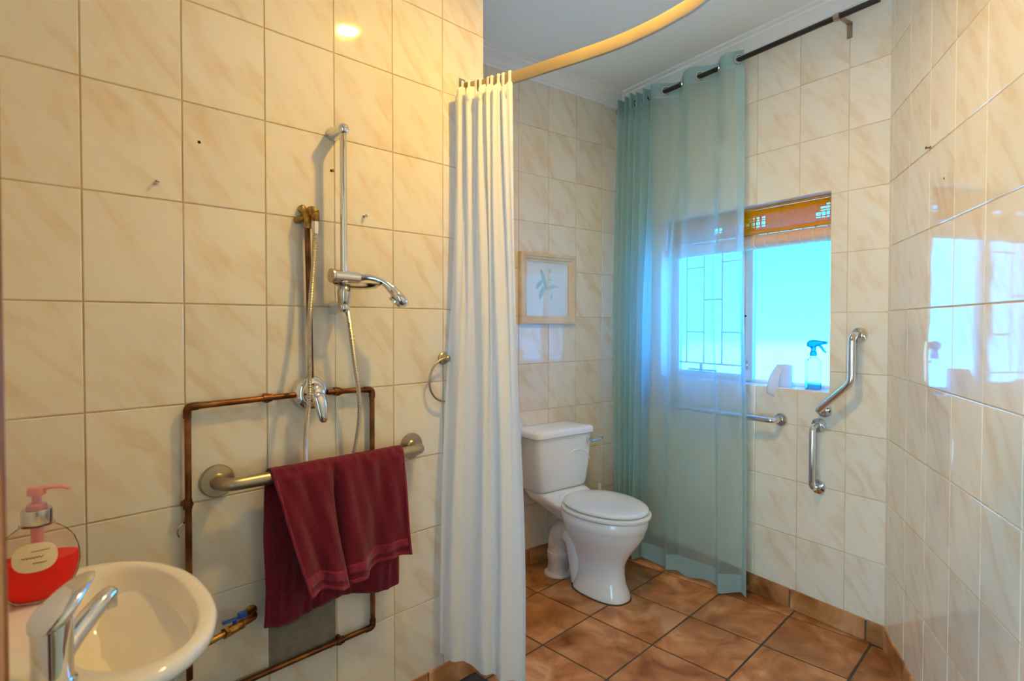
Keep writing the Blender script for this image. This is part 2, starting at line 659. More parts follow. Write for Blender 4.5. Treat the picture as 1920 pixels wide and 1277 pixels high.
def tile_wall(W, parent, s0, s1, z0, z1, sj, zj, hole=None, gap=.0032, skip=(), tilt=0.0, pw=.2, ph=.2495, first=False):
    i0 = math.floor((s0 - sj) / pw)
    i1 = math.ceil((s1 - sj) / pw)
    k0 = math.floor((z0 - zj) / ph)
    k1 = math.ceil((z1 - zj) / ph)
    for i in range(i0, i1):
        for k in range(k0, k1):
            xa, xb = max(sj + i * pw + gap / 2, s0 + .001), min(sj + (i + 1) * pw - gap / 2, s1 - .001)
            za, zb = max(zj + k * ph + gap / 2, z0 + .001), min(zj + (k + 1) * ph - gap / 2, z1 - .001)
            if xb - xa < .006 or zb - za < .006 or (i, k) in skip:
                continue
            poly = [Vector((xa, za)), Vector((xb, za)), Vector((xb, zb)), Vector((xa, zb))]
            if hole:
                h0, h1, g0, g1 = hole
                inx = xb > h0 and xa < h1
                inz = zb > g0 and za < g1
                if inx and inz:
                    l, r = xa < h0 - .004, xb > h1 + .004
                    b, t = za < g0 - .004, zb > g1 + .004
                    if not (l or r or b or t):
                        continue
                    if (l or r) and not (b or t):
                        poly = [Vector((xa, za)), Vector((h0, za)), Vector((h0, zb)), Vector((xa, zb))] if l else [Vector((h1, za)), Vector((xb, za)), Vector((xb, zb)), Vector((h1, zb))]
                    elif (b or t) and not (l or r):
                        poly = [Vector((xa, za)), Vector((xb, za)), Vector((xb, g0)), Vector((xa, g0))] if b else [Vector((xa, g1)), Vector((xb, g1)), Vector((xb, zb)), Vector((xa, zb))]
                    elif b and l:
                        poly = [Vector(q) for q in ((xa, za), (xb, za), (xb, g0), (h0, g0), (h0, zb), (xa, zb))]
                    elif b and r:
                        poly = [Vector(q) for q in ((xa, za), (xb, za), (xb, zb), (h1, zb), (h1, g0), (xa, g0))]
                    elif t and l:
                        poly = [Vector(q) for q in ((xa, za), (h0, za), (h0, g1), (xb, g1), (xb, zb), (xa, zb))]
                    else:
                        poly = [Vector(q) for q in ((xa, g1), (h1, g1), (h1, za), (xb, za), (xb, zb), (xa, zb))]
            xs = [q.x for q in poly]
            zs = [q.y for q in poly]
            c = Vector(((min(xs) + max(xs)) / 2, (min(zs) + max(zs)) / 2))
            # the outline is seen from the room with x running to the viewer's left: reverse it for outward normals
            loc = [q - c for q in poly]
            me = piece_mesh('tile', loc, .0065, .0016, 'tile', 'wall')
            o = bpy.data.objects.new('tile', me)
            C.objects.link(o)
            o.parent = parent
            o.matrix_basis = W.mat(c.x, c.y, 0) @ Matrix.Rotation(random.gauss(0, tilt), 4, 'Z') @ Matrix.Rotation(random.gauss(0, tilt), 4, 'X')


# ------------------------------------------------------------------ the shell
def slab(name, W, s0, s1, z0, z1, hole=None, th=.12, m='grout'):
    g = G()
    if hole:
        h0, h1, g0, g1 = hole
        F = .0042 if m == 'grout' else 0.0
        g.box(s0, h0, -th, F, z0, z1)
        g.box(h1, s1, -th, F, z0, z1)
        if g0 > z0 + .001:
            g.box(h0, h1, -th, F, z0, g0)
        g.box(h0, h1, -th, F, g1, z1)
    else:
        g.box(s0, s1, -th, .0042 if m == 'grout' else 0.0, z0, z1)
    for i in range(len(g.v)):
        g.v[i] = W.pt(g.v[i].x, g.v[i].z, g.v[i].y)
    return struct(name, g, m, angle=0)


WIN = (.2235, 1.138, .989, 1.843)
DOOR = (.965, 1.80, -.01, 2.03)
WT = 2.72
wall_left = slab('wall_left', WA, -1.1877, .36, -.02, WT)
wall_back = slab('wall_back', WB, -.13, 1.62, -.02, WT)
wall_window = slab('wall_window', WC, -.03, 1.56, -.02, WT, WIN, th=.14)
wall_right = slab('wall_right', WD, -3.1, .12, -.02, WT)
wall_front = slab('wall_front', WE, -.12, 2.45, -.02, WT, DOOR, m='plaster')
g = G()
g.box(0, .12, -.62, .0, -.02, WT)
p_al = WB.pt(1.5)
struct('wall_alcove', G().box(1.5, 1.62, 0, .52, -.02, WT), 'plaster', WB.mat(0, 0, 0), angle=0)
# unseen passage added behind the camera, its end left open to admit cool skylight
hall = G()
hall.box(.60, 2.2, -1.42, -1.30, 2.1, WT)
hall.box(.48, .60, -1.42, -.12, -.13, WT)
hall.box(2.2, 2.32, -1.42, -.12, -.13, WT)
hall.box(.48, 2.32, -1.42, -.12, TOP, WT)
hall.box(.48, 2.32, -1.42, -.12, -.13, -.005)
struct('wall_added_passage', hall, 'plaster', WE.mat(0, 0, 0), angle=0)
wall_left['label'] = 'cream marbled tile wall with copper pipes and shower fittings'
wall_back['label'] = 'cream marbled tile wall behind the toilet'
wall_window['label'] = 'cream marbled tile wall around the window'
wall_right['label'] = 'glossy tile wall that mirrors the window'

WROW = 1.332
tile_wall(WA, wall_left, -1.1877, .225, .085, TOP, 0.0, WROW, skip={(-3, -4)}, tilt=.0012)
tile_wall(WB, wall_back, 0.0, 1.25, .07, 2.575, .183, WROW - .013, tilt=.0012, pw=.2045)
tile_wall(WC, wall_window, 0.0, 1.44, .082, 2.575, .156, WROW - .004, hole=WIN, tilt=.0012, pw=.2035)
tile_wall(WD, wall_right, -1.65, 0.0, .085, 2.575, -.045, WROW, tilt=.0016)
# bare cement where one tile of the left wall is missing
G().box(-.0985, .0985, 0, .0052, -.125, .125).build('bare_patch', 'cement', wall_left, WA.mat(-.4975, WROW - 3.5 * .2495, 0), label='bare grey cement patch where a tile is missing', angle=0)

# floor
poly_room = [WC.pt(0), WB.pt(0), WB.pt(1.5), WA.pt(.225), WE.pt(2.30)]
cen = sum((Vector(p) for p in poly_room), Vector()) / 5
big = [cen + (p - cen) * 1.12 for p in poly_room]
g = G()
n5 = len(big)
g.add([Vector((p.x, p.y, -.13)) for p in big] + [Vector((p.x, p.y, -.004)) for p in big],
      [tuple(reversed(range(n5))), tuple(range(n5, 2 * n5))] + [(i, (i + 1) % n5, n5 + (i + 1) % n5, n5 + i) for i in range(n5)])
floor = struct('floor', g, 'floor_grout', angle=0, label='terracotta tile floor with dark grout')
FO = Vector((.560, 2.220))
FP = .3090
d1, d2 = Vector((.7071, .7071)), Vector((.7071, -.7071))
nC, nB, nD, nE = WC.n, WB.n, WD.n, WE.n
for i in range(-9, 10):
    for j in range(-9, 10):
        c = FO + d1 * (i + .5) * FP + d2 * (j + .5) * FP
        h = FP / 2 - .0042
        q = [c - d1 * h - d2 * h, c - d1 * h + d2 * h, c + d1 * h + d2 * h, c + d1 * h - d2 * h]
        if area(q) < 0:
            q.reverse()
        for W in (WB, WC, WD, WE):
            if q:
                q = clip(q, W.o, W.n)
        if len(q) < 3 or area(q) < .0015:
            continue
        # nothing under the pier of the left wall or behind the hidden alcove
        d = c - WA.o
        if d.dot(WA.n) < -.28 and d.dot(WA.x) > -1.0:
            continue
        if (c - WB.o).dot(WB.x) > 1.55:
            continue
        # drop near-duplicate corners left by clipping
        qq = [p for k, p in enumerate(q) if (p - q[k - 1]).length > .004]
        if len(qq) < 3:
            continue
        rotm = Matrix.Rotation(-PI / 4, 2)
        loc = [rotm @ (p - c) for p in qq]
        me = piece_mesh('floor_tile', loc, .006, .0022, 'terra', 'floor')
        o = bpy.data.objects.new('floor_tile', me)
        C.objects.link(o)
        o.parent = floor
        o.matrix_basis = Matrix.Translation((c.x, c.y, -.006 + random.uniform(-.0004, .0004))) @ Matrix.Rotation(PI / 4, 4, 'Z')


# skirting of terracotta pieces
def skirting(name, W, s0, s1, sj, label, h=.088, pitch=.315, clip0=0.0, clip1=0.0):
    base = G().box(s0, s1, -.002, .006, 0, h - .004)
    for i in range(len(base.v)):
        base.v[i] = W.pt(base.v[i].x, base.v[i].z, base.v[i].y)
    b = struct(name, base, 'floor_grout', angle=0, label=label)
    k = math.floor((s0 - sj) / pitch)
    while sj + k * pitch < s1:
        xa, xb = max(sj + k * pitch + .003, s0 + clip0), min(sj + (k + 1) * pitch - .003, s1 - clip1)
        k += 1
        if xb - xa < .01:
            continue
        c = (xa + xb) / 2
        hw = (xb - xa) / 2
        me = piece_mesh('skirting_tile', [Vector((-hw, 0)), Vector((hw, 0)), Vector((hw, h)), Vector((-hw, h))], .013, .002, 'terra', 'wall')
        o = bpy.data.objects.new('skirting_tile', me)
        C.objects.link(o)
        o.parent = b
        o.matrix_basis = W.mat(c, .001, 0)
    return b


skirting('baseboard_window', WC, 0.0, 1.44, .0686, 'terracotta tile skirting below the window wall', clip0=.004)
skirting('baseboard_back', WB, 0.0, 1.35, .10, 'terracotta tile skirting behind the toilet', clip0=.013)
skirting('baseboard_right', WD, -2.6, 0.0, -.02, 'terracotta tile skirting along the glossy wall', clip1=.006)
skirting('baseboard_left', WA, -1.1877, .225, -.93, 'terracotta tile skirting under the copper pipes')

# ceiling and cornice
g = G()
g.add([Vector((p.x, p.y, TOP)) for p in big] + [Vector((p.x, p.y, TOP + .1)) for p in big],
      [tuple(range(n5)), tuple(range(n5, 2 * n5))] + [(i, (i + 1) % n5, n5 + (i + 1) % n5, n5 + i) for i in range(n5)])
struct('ceiling', g, 'ceiling', angle=0, label='plain pale grey painted ceiling')

CP = [(0, 2.553), (.011, 2.553), (.014, 2.566), (.021, 2.570), (.025, 2.580), (.034, 2.592), (.047, 2.602), (.058, 2.607), (.061, 2.616), (.070, 2.618), (.078, 2.622), (.079, TOP)]


def meet(W1, W2, n):
    """plan point at distance n in front of both walls"""
    a, b = W1.n, W2.n
    c1, c2 = W1.o.dot(a) + n, W2.o.dot(b) + n
    det = a.x * b.y - a.y * b.x
    return Vector(((c1 * b.y - c2 * a.y) / det, (a.x * c2 - b.x * c1) / det))


def cornice(name, e0, e1, label):
    g = G()
    r0, r1 = [], []
    for n, z in CP + [(0, TOP)]:
        a, b = e0(n), e1(n)
        r0.append(Vector((a.x, a.y, z)))
        r1.append(Vector((b.x, b.y, z)))
    g.loft([r0, r1], True, True)
    struct(name, g, 'cornice', angle=25, label=label)


cornice('trim_1', lambda n: WB.pt(1.5, 0, n).xy, lambda n: meet(WB, WC, n), 'white moulded cornice above the toilet wall')
cornice('trim_2', lambda n: meet(WB, WC, n), lambda n: meet(WC, WD, n), 'white moulded cornice above the window wall')
cornice('trim_3', lambda n: meet(WC, WD, n), lambda n: WD.pt(-2.85, 0, n).xy, 'white moulded cornice above the glossy right wall')

# the doorway the picture is taken from: wooden frame whose edge shows at the border of the view
door = bpy.data.objects.new('door_1', None)
C.objects.link(door)
door['kind'] = 'structure'
door['label'] = 'varnished wooden door frame at the picture edge'
door.matrix_basis = WE.mat(0, 0, 0)
G().box(.905, .966, -.125, .0575, -.01, 2.03, bev=.003).build('jamb', 'wood', door)
G().box(1.80, 1.86, -.125, .03, -.01, 2.03, bev=.003).build('jamb', 'wood', door)
G().box(.905, 1.86, -.125, .03, 2.03, 2.09, bev=.003).build('head_jamb', 'wood', door)

# outside ground in the sun
g = G()
g.add([(-40, -40, -.16), (40, -40, -.16), (40, 40, -.16), (-40, 40, -.16)], [(0, 1, 2, 3)])
struct('ground', g, 'ground', angle=0, label='pale sunlit paving outside the window')

# ------------------------------------------------------------------ window
win = bpy.data.objects.new('window_1', None)
C.objects.link(win)
win['kind'] = 'structure'
win['label'] = 'frosted two-light window in a tiled recess'
win.matrix_basis = WC.mat(0, 0, 0)
h0, h1, z0, z1 = WIN
RD = -.10
G().box(h0, h1, RD - .04, .004, z0 - .006, z0 + .002).build('window_sill', 'sill', win, angle=0)
G().box(h1 - .001, h1 + .004, RD - .04, .001, z0, z1).build('reveal', 'sill', win, angle=0)
G().box(h0 - .004, h0 + .001, RD - .04, .001, z0, z1).build('reveal', 'sill', win, angle=0)
G().box(h0, h1, RD - .04, .001, z1 - .001, z1 + .004).build('reveal', 'sill', win, angle=0)
fy0, fy1 = RD - .03, RD


def fbar(x0, x1, za, zb, name='window_frame', y0=fy0, y1=fy1, bev=.003):
    return G().box(x0, x1, y0, y1, za, zb, bev=bev).build(name, 'frame_white', win)


fbar(h0 - .001, h0 + .016, z0 + .001, z1)
fbar(h1 - .020, h1 + .001, z0 + .001, z1)
fbar(h0, h1, z1 - .024, z1 + .001)
fbar(h0, h1, z0 + .001, z0 + .016)
fbar(.647, .689, z0 + .001, z1, 'mullion')
# opening sash of the left light
fbar(.689, .706, z0 + .016, z1 - .02, 'sash', RD - .022, RD + .008)
fbar(1.092, 1.118, z0 + .016, z1 - .02, 'sash', RD - .022, RD + .008)
fbar(.689, 1.118, z0 + .016, z0 + .036, 'sash', RD - .022, RD + .008)
fbar(.689, 1.118, z1 - .05, z1 - .024, 'sash', RD - .022, RD + .008)
G().box(h0 + .014, .650, RD - .018, RD - .014, z0 + .014, z1 - .02).build('pane', 'glass', win, angle=0)
G().box(.702, 1.096, RD - .014, RD - .010, z0 + .030, z1 - .045).build('pane', 'glass', win, angle=0)
# burglar bars across the left light
by = RD + .018
bar_runs = [((x, by, z0 + .085), (x, by, z1 - .02)) for x in (1.030, .919, .808)]
bar_runs += [((xa, by, z), (xb, by, z)) for xa, xb, z in ((1.03, .919, 1.582), (.919, .808, 1.408), (1.03, .919, 1.237), (.808, .70, 1.60), (.808, .70, 1.237), (1.11, .69, 1.07))]
for pa, pb in bar_runs:
    G().tube([pa, pb], .0042, 8).build('burglar_bar', 'bar_paint', win)
st = G()
st.tube([(1.02, RD + .014, z0 + .045), (.84, RD + .014, z0 + .045)], .005, 8)
st.box(.925, .945, RD + .006, RD + .022, z0 + .036, z0 + .075, bev=.003)
st.ball((.935, RD + .02, z0 + .078), .008, 10)
st.build('stay', 'dull_chrome', win, label='metal casement stay')
ct = G()
ct.box(.672, .684, RD, RD + .012, 1.055, 1.095, bev=.002)
ct.tube([(.678, RD + .012, 1.085), (.668, RD + .03, 1.090), (.652, RD + .034, 1.078)], .004, 8)
ct.build('catch', 'dull_chrome', win, label='metal window catch')
G().lathe([(.004, 0), (.004, .006), (.0001, .008)], 10, Matrix.Translation((.684, RD, 1.32)) @ ROT_Y).build('screw', 'hole', win)
# light portal: tells the renderer where the sky can be seen from indoors
for nm, W, xc, zc, yy, sx, sz in (('window_portal', WC, (h0 + h1) / 2, (z0 + z1) / 2, -.138, h1 - h0, z1 - z0), ('added_passage_portal', WE, 1.4, 1.05, -1.36, 1.6, 2.1)):
    la = bpy.data.lights.new(nm, 'AREA')
    la.shape = 'RECTANGLE'
    la.size, la.size_y = sx, sz
    la.cycles.is_portal = True
    lo = bpy.data.objects.new(nm, la)
    C.objects.link(lo)
    lo.location = W.pt(xc, zc, yy)
    dv = W.n
    lo.rotation_euler = Vector((dv.x, dv.y, 0)).to_track_quat('-Z', 'Z').to_euler()

# ------------------------------------------------------------------ ceiling lamp
lamp = thing('downlight', 'small round surface-mounted ceiling lamp over the room centre', 'lamp', Matrix.Translation((.29, 1.455, TOP)))
G().lathe([(.0001, -.001), (.056, -.001), (.058, -.005), (.056, -.060), (.050, -.064), (.042, -.064), (.040, -.058)], 32).build('ring', 'lamp_ring', lamp)
G().lathe([(.0001, -.0585), (.041, -.0585)], 32).build('lens', 'lamp_face', lamp)
la = bpy.data.lights.new('lamp_light', 'AREA')
la.shape = 'DISK'
la.size = .075
la.energy = LAMP_POWER
la.color = LAMP_COLOR
lo = bpy.data.objects.new('lamp_light', la)
C.objects.link(lo)
lo.parent = lamp
lo.location = (0, 0, -.066)


# ------------------------------------------------------------------ toilet (local x along the wall, y out of it)
TS = .640
toilet = thing('toilet', 'white close-coupled toilet with closed seat standing by the teal curtain', 'toilet', WB.mat(TS, 0, 0))


def egg(yc, ly, wx, z, front=1.0, n=40, ex=2.0, back=None):
    """egg outline; ly half length, wx half width, pointed a little to the front (+y)"""
    r = []
    for k in range(n):
        t = 2 * PI * k / n
        c, s = math.cos(t), math.sin(t)
        q = (abs(c) ** ex + abs(s) ** ex) ** (-1 / ex)
        x = wx * s * q * (1 - .10 * c * front)
        y = yc + ly * c * q
        if back is not None:
            y = max(y, back)
        r.append(Vector((x, y, z)))
    return r


rings = []
for z, ya, yb, wx, ex in ((.000, .290, .592, .093, 2.6), (.012, .290, .594, .095, 2.6), (.03, .295, .590, .092, 2.6), (.07, .308, .573, .083, 2.4), (.12, .314, .568, .078, 2.3), (.16, .305, .570, .082, 2.2),
                          (.20, .292, .590, .096, 2.1), (.24, .275, .618, .118, 2.1), (.28, .255, .648, .142, 2.1), (.315, .245, .668, .160, 2.1), (.345, .240, .678, .170, 2.1), (.352, .238, .682, .174, 2.1), (.385, .236, .684, .176, 2.1), (.392, .240, .680, .172, 2.1)):
    rings.append([q + Vector((-.008, 0, 0)) for q in egg((ya + yb) / 2, (yb - ya) / 2, wx, z, ex=ex)])
pan = G().loft(rings).build('pan', 'porcelain', toilet, angle=60)
# trap bulge down the rear of the pan
tr_ = G()
tr_.tube(cr([(0, .33, .02), (0, .315, .10), (0, .30, .17), (0, .285, .215), (0, .255, .235)], 6), [.066 + .0003 * i for i in range(25)], 20, flat=(1.0, .9))
tr_.build('trap', 'porcelain', toilet, angle=60)
# shelf under the cistern
rings = []
for z, ya, yb, wx in ((.315, .20, .30, .085), (.345, .12, .33, .105), (.375, .05, .34, .130), (.398, .02, .34, .150), (.425, .015, .235, .155), (.430, .018, .225, .150)):
    r = []
    for k in range(32):
        t = 2 * PI * k / 32
        c, s = math.cos(t), math.sin(t)
        q = (abs(c) ** 5 + abs(s) ** 5) ** (-1 / 5)
        r.append(Vector((wx * s * q, (ya + yb) / 2 + (yb - ya) / 2 * c * q, z)))
    rings.append(r)
G().loft(rings).build('shelf', 'porcelain', toilet, angle=60)


def rrect(hx, y0, y1, z, r, n=6, cx=0.0, bow=0.0):
    out = []
    for qx, qy, a0 in ((1, 1, 0), (-1, 1, PI / 2), (-1, -1, PI), (1, -1, 3 * PI / 2)):
        for k in range(n + 1):
            a = a0 + PI / 2 * k / n
            X = qx * (hx - r) + r * math.cos(a)
            Y = (y1 - r if qy > 0 else y0 + r) + r * math.sin(a)
            if qy > 0:
                Y += bow * (1 - (X / hx) ** 2)
            out.append(Vector((cx + X, Y, z)))
    return out


rings = [rrect(.150, .03, .165, .428, .035, bow=.006), rrect(.163, .022, .182, .436, .035, bow=.008), rrect(.170, .018, .190, .455, .032, bow=.01), rrect(.183, .012, .196, .56, .028, bow=.01), rrect(.190, .010, .198, .66, .026, bow=.01), rrect(.192, .010, .199, .708, .026, bow=.01)]
cist = G().loft(rings).build('cistern', 'porcelain', toilet, angle=50)
arc = G()
arc.tube([(-.075 + .105 * math.cos(a), .2035 - .0004 * abs(k - 12), .53 + .10 * math.sin(a)) for k, a in enumerate([PI * .08 + PI * .80 * i / 24 for i in range(25)])], .0026, 8)
arc.build('raised_arc', 'porcelain', cist)
rings = [rrect(.196, .006, .204, .708, .028, bow=.010), rrect(.203, .002, .211, .713, .03, bow=.010), rrect(.203, .002, .211, .735, .03, bow=.010), rrect(.198, .006, .206, .743, .03, bow=.010), rrect(.18, .02, .19, .748, .03, bow=.008), rrect(.10, .06, .14, .751, .03)]
lid = G().loft(rings).build('cistern_lid', 'porcelain', toilet, angle=50)
hd = G()
hd.lathe([(.0001, .022), (.010, .020), (.0145, .012), (.0145, 0)], 20, Matrix.Translation((-.160, .204, .668)) @ ROT_Y)
hd.tube(cr([(-.163, .222, .668), (-.19, .228, .669), (-.215, .226, .672), (-.245, .220, .675)], 4), [.006, .006, .0055, .005, .0045, .0045, .0045, .005, .0055, .006, .006, .006, .0045], 10)
hd.build('flush_handle', 'chrome', cist, label='chrome flush lever')


def seat_ring(z, d, flat=.245):
    return [q + Vector((-.010, 0, 0)) for q in egg(.470, .228 - d, .183 - d, z, ex=2.1, n=48, back=flat + d)]


G().loft([seat_ring(.3945, .012), seat_ring(.397, .004), seat_ring(.403, 0), seat_ring(.411, .001), seat_ring(.4145, .010)]).build('seat', 'porcelain', toilet, angle=50)
G().loft([seat_ring(.4195, .020, .24), seat_ring(.421, .014, .24), seat_ring(.427, .011, .24), seat_ring(.434, .014, .24), seat_ring(.438, .026, .24), seat_ring(.4415, .07, .25), seat_ring(.4425, .12, .27)]).build('seat_lid', 'porcelain', toilet, angle=50)
for x in (-.07, .07):
    hg = G()
    hg.tube([(x - .03, .238, .418), (x + .01, .238, .418)], .010, 12)
    hg.tube([(x - .01, .238, .405), (x - .01, .238, .418)], .008, 10)
    hg.build('hinge', 'white_plastic', toilet)
sl = G().loft([[q + Vector((-.008, 0, 0)) for q in egg(.441, .158, .102, -.0005, ex=2.6)], [q + Vector((-.008, 0, 0)) for q in egg(.441, .156, .100, .004, ex=2.6)], [q + Vector((-.008, 0, 0)) for q in egg(.441, .145, .09, .005, ex=2.6)]])
sl.build('sealant', 'putty', toilet)
# soil pipe: bend dropping into a floor collar
sp_ = G()
sp_.tube(cr([(0.0, .262, .232), (.004, .225, .232), (.014, .192, .222), (.022, .172, .190), (.024, .168, .150), (.024, .168, .105)], 5), .052, 22)
sp_.tube([(.024, .168, .118), (.024, .168, .092)], .0575, 22)
bend = sp_.build('soil_bend', 'pipe_plastic', toilet, label='white plastic soil pipe bend')
st_ = G()
st_.tube([(0.0, .30, .233), (0, .262, .233), (0.001, .252, .233)], [.044, .046, .053], 20)
st_.build('outlet_joint', 'stain', toilet, label='brown stained outlet joint')
cl = G()
cl.lathe([(.053, 0), (.053, .075), (.056, .08), (.056, .098), (.050, .10), (.0001, .10)], 24, Matrix.Translation((.024, .168, 0)))
cl.lathe([(.072, .0), (.072, .008), (.066, .014), (.053, .016)], 24, Matrix.Translation((.024, .168, 0)))
cl.build('floor_collar', 'pipe_plastic', toilet, label='white floor collar of the soil pipe')

# toilet brush handle tip behind the seat
tb = thing('toilet_brush', 'white tipped navy toilet brush standing behind the toilet', 'toilet brush', WB.mat(.276, 0, .085))
G().lathe([(.0001, 0), (.05, 0), (.052, .01), (.046, .10), (.040, .12), (.036, .12), (.040, .10), (.044, .015), (.0001, .012)], 24).build('holder', 'white_plastic', tb)
G().lathe([(.0001, .02), (.028, .03), (.033, .06), (.028, .09), (.0001, .095)], 18).build('bristles', 'white_plastic', tb)
G().lathe([(.008, .09), (.007, .20), (.009, .27), (.016, .305), (.018, .325), (.014, .338), (.0001, .34)], 16).build('handle', 'navy', tb)
G().box(-.010, .010, -.005, .005, .333, .375, bev=.004, seg=2).build('tip', 'white_plastic', tb)

# white wall dispenser whose edge peeks out beside the cistern
ds = thing('paper_dispenser', 'white plastic wall dispenser peeking out between cream curtain and cistern', 'dispenser', WB.mat(.925, .69, 0))
G().loft([rrect(.062, .007, .115, 0, .02), rrect(.068, .007, .125, .012, .02), rrect(.068, .007, .125, .10, .02), rrect(.062, .007, .118, .112, .02)]).build('housing', 'white_plastic', ds, angle=50)
G().box(-.05, .05, .118, .127, .03, .035, bev=.001).build('seam', 'white_plastic', ds)

# ------------------------------------------------------------------ picture
pc = thing('framed_picture', 'small limed wood frame with a pale blue-green flower print above the toilet', 'picture', WB.mat(.604, 1.466, .007))
PW, PH = .194, .189
prof = [(0, 0), (0, .020), (.006, .024), (.016, .025), (.022, .020), (.030, .020), (.036, .014), (.046, .012), (.046, .004)]


def frame_bar(ax, sgn):
    g = G()
    r0, r1 = [], []
    for d, h in prof:
        if ax == 'h':
            r0.append(Vector((-PW + d, h, sgn * (PH - d))))
            r1.append(Vector((PW - d, h, sgn * (PH - d))))
        else:
            r0.append(Vector((sgn * (PW - d), h, -PH + d)))
            r1.append(Vector((sgn * (PW - d), h, PH - d)))
    return g.loft([r0, r1], True, True)


for ax, sg in (('h', 1), ('h', -1), ('v', 1), ('v', -1)):
    frame_bar(ax, sg).build('frame', 'pic_frame', pc, angle=20)
mt = G().box(-PW + .04, PW - .04, .002, .006, -PH + .04, PH - .04).build('print', 'mount', pc, angle=0)


def petal(pts, name, m, y):
    g = G()
    P = cr([(-p[0], y, p[1]) for p in pts], 5, closed=True)
    n = len(P)
    g.add(P + [p + Vector((0, .0004, 0)) for p in P], [tuple(range(n)), tuple(range(n, 2 * n))] + [(i, (i + 1) % n, n + (i + 1) % n, n + i) for i in range(n)])
    g.build(name, m, mt, angle=20)


petal([(-.052, .105), (-.030, .085), (-.012, .045), (-.006, .0), (-.024, .015), (-.040, .055)], 'petal', 'petal', .0062)
petal([(-.080, -.002), (-.075, .025), (-.045, .048), (-.034, .040), (-.050, .018), (-.068, .002)], 'petal', 'petal', .0065)
petal([(-.058, -.050), (-.058, -.020), (-.035, .015), (-.014, .010), (-.026, -.020), (-.045, -.047)], 'petal', 'petal', .0068)
petal([(-.012, .002), (.018, .020), (.050, .028), (.078, .012), (.050, .008), (.018, -.002)], 'petal', 'petal_pale', .0062)
petal([(.002, .045), (.020, .048), (.034, .052), (.016, .056)], 'petal', 'petal_pale', .0062)
petal([(.004, .10), (.014, .11), (.026, .098), (.016, .088)], 'petal', 'petal_pale', .0062)
petal([(.022, -.035), (.032, -.020), (.036, -.045), (.028, -.055)], 'petal', 'petal_pale', .0062)


# ------------------------------------------------------------------ grab bars
def grab(name, label, W, path, ends, r, fr, m, group=None, bend=.05, fth=.010):
    """path in wall coordinates (s, z, n); ends: the two flange centres (s, z)"""
    s0, zz0 = ends[0]
    t = thing(name, label, 'grab bar', W.mat(s0, zz0, .0065), group)
    P = rounded_path([(a - s0, n - .0065, z - zz0) for a, z, n in path], bend, 8)
    G().tube(P, r, 18).build('bar', m, t, angle=60)
    for a, z in ends:
        G().lathe([(fr, 0), (fr, fth * .6), (fr * .93, fth), (r * 1.25, fth * 1.15), (r * 1.05, fth * 1.5), (r * .9, fth * 1.5)], 32, Matrix.Translation((a - s0, 0, z - zz0)) @ ROT_Y).build('flange', m, t)
    return t


grab('grab_bar', 'brushed steel grab bar on the left wall carrying the burgundy towel', WA,
     [(-.271, .878, .006), (-.271, .878, .075), (-.865, .878, .075), (-.865, .878, .006)], [(-.271, .878), (-.865, .878)], .0165, .042, 'steel')
grab('grab_bar', 'horizontal chrome grab bar below the window running behind the teal curtain', WC,
     [(.432, .846, .006), (.432, .846, .075), (1.015, .846, .075), (1.015, .846, .006)], [(.432, .846), (1.015, .846)], .0125, .030, 'chrome', 'chrome grab bars on the window wall', bend=.035)
grab('grab_bar', 'cranked chrome grab bar bent diagonally beside the window', WC,
     [(.104, 1.236, .006), (.104, 1.236, .075), (.104, 1.045, .075), (.240, .913, .075), (.240, .913, .006)], [(.104, 1.236), (.240, .913)], .0135, .031, 'chrome', 'chrome grab bars on the window wall', bend=.03)
grab('grab_bar', 'short upright chrome grab bar below the cranked one', WC,
     [(.262, .846, .006), (.262, .846, .065), (.262, .580, .065), (.262, .580, .006)], [(.262, .846), (.262, .580)], .0125, .031, 'chrome', 'chrome grab bars on the window wall', bend=.03)
kb = thing('cover_disc', 'small round chrome cap on the tiles behind the teal curtain', 'cover disc', WC.mat(.763, .689, .0065))
G().lathe([(.022, 0), (.022, .006), (.016, .012), (.0001, .014)], 24, ROT_Y).build('disc', 'dull_chrome', kb)
G().lathe([(.005, .012), (.005, .017), (.0001, .018)], 12, ROT_Y).build('screw', 'chrome', kb)

# ------------------------------------------------------------------ towel on the left grab bar
BARN, BARZ = .075, .878
tw = thing('bath_towel', 'burgundy terry towel folded over the brushed steel grab bar', 'towel', WA.mat(-.58, BARZ, BARN))


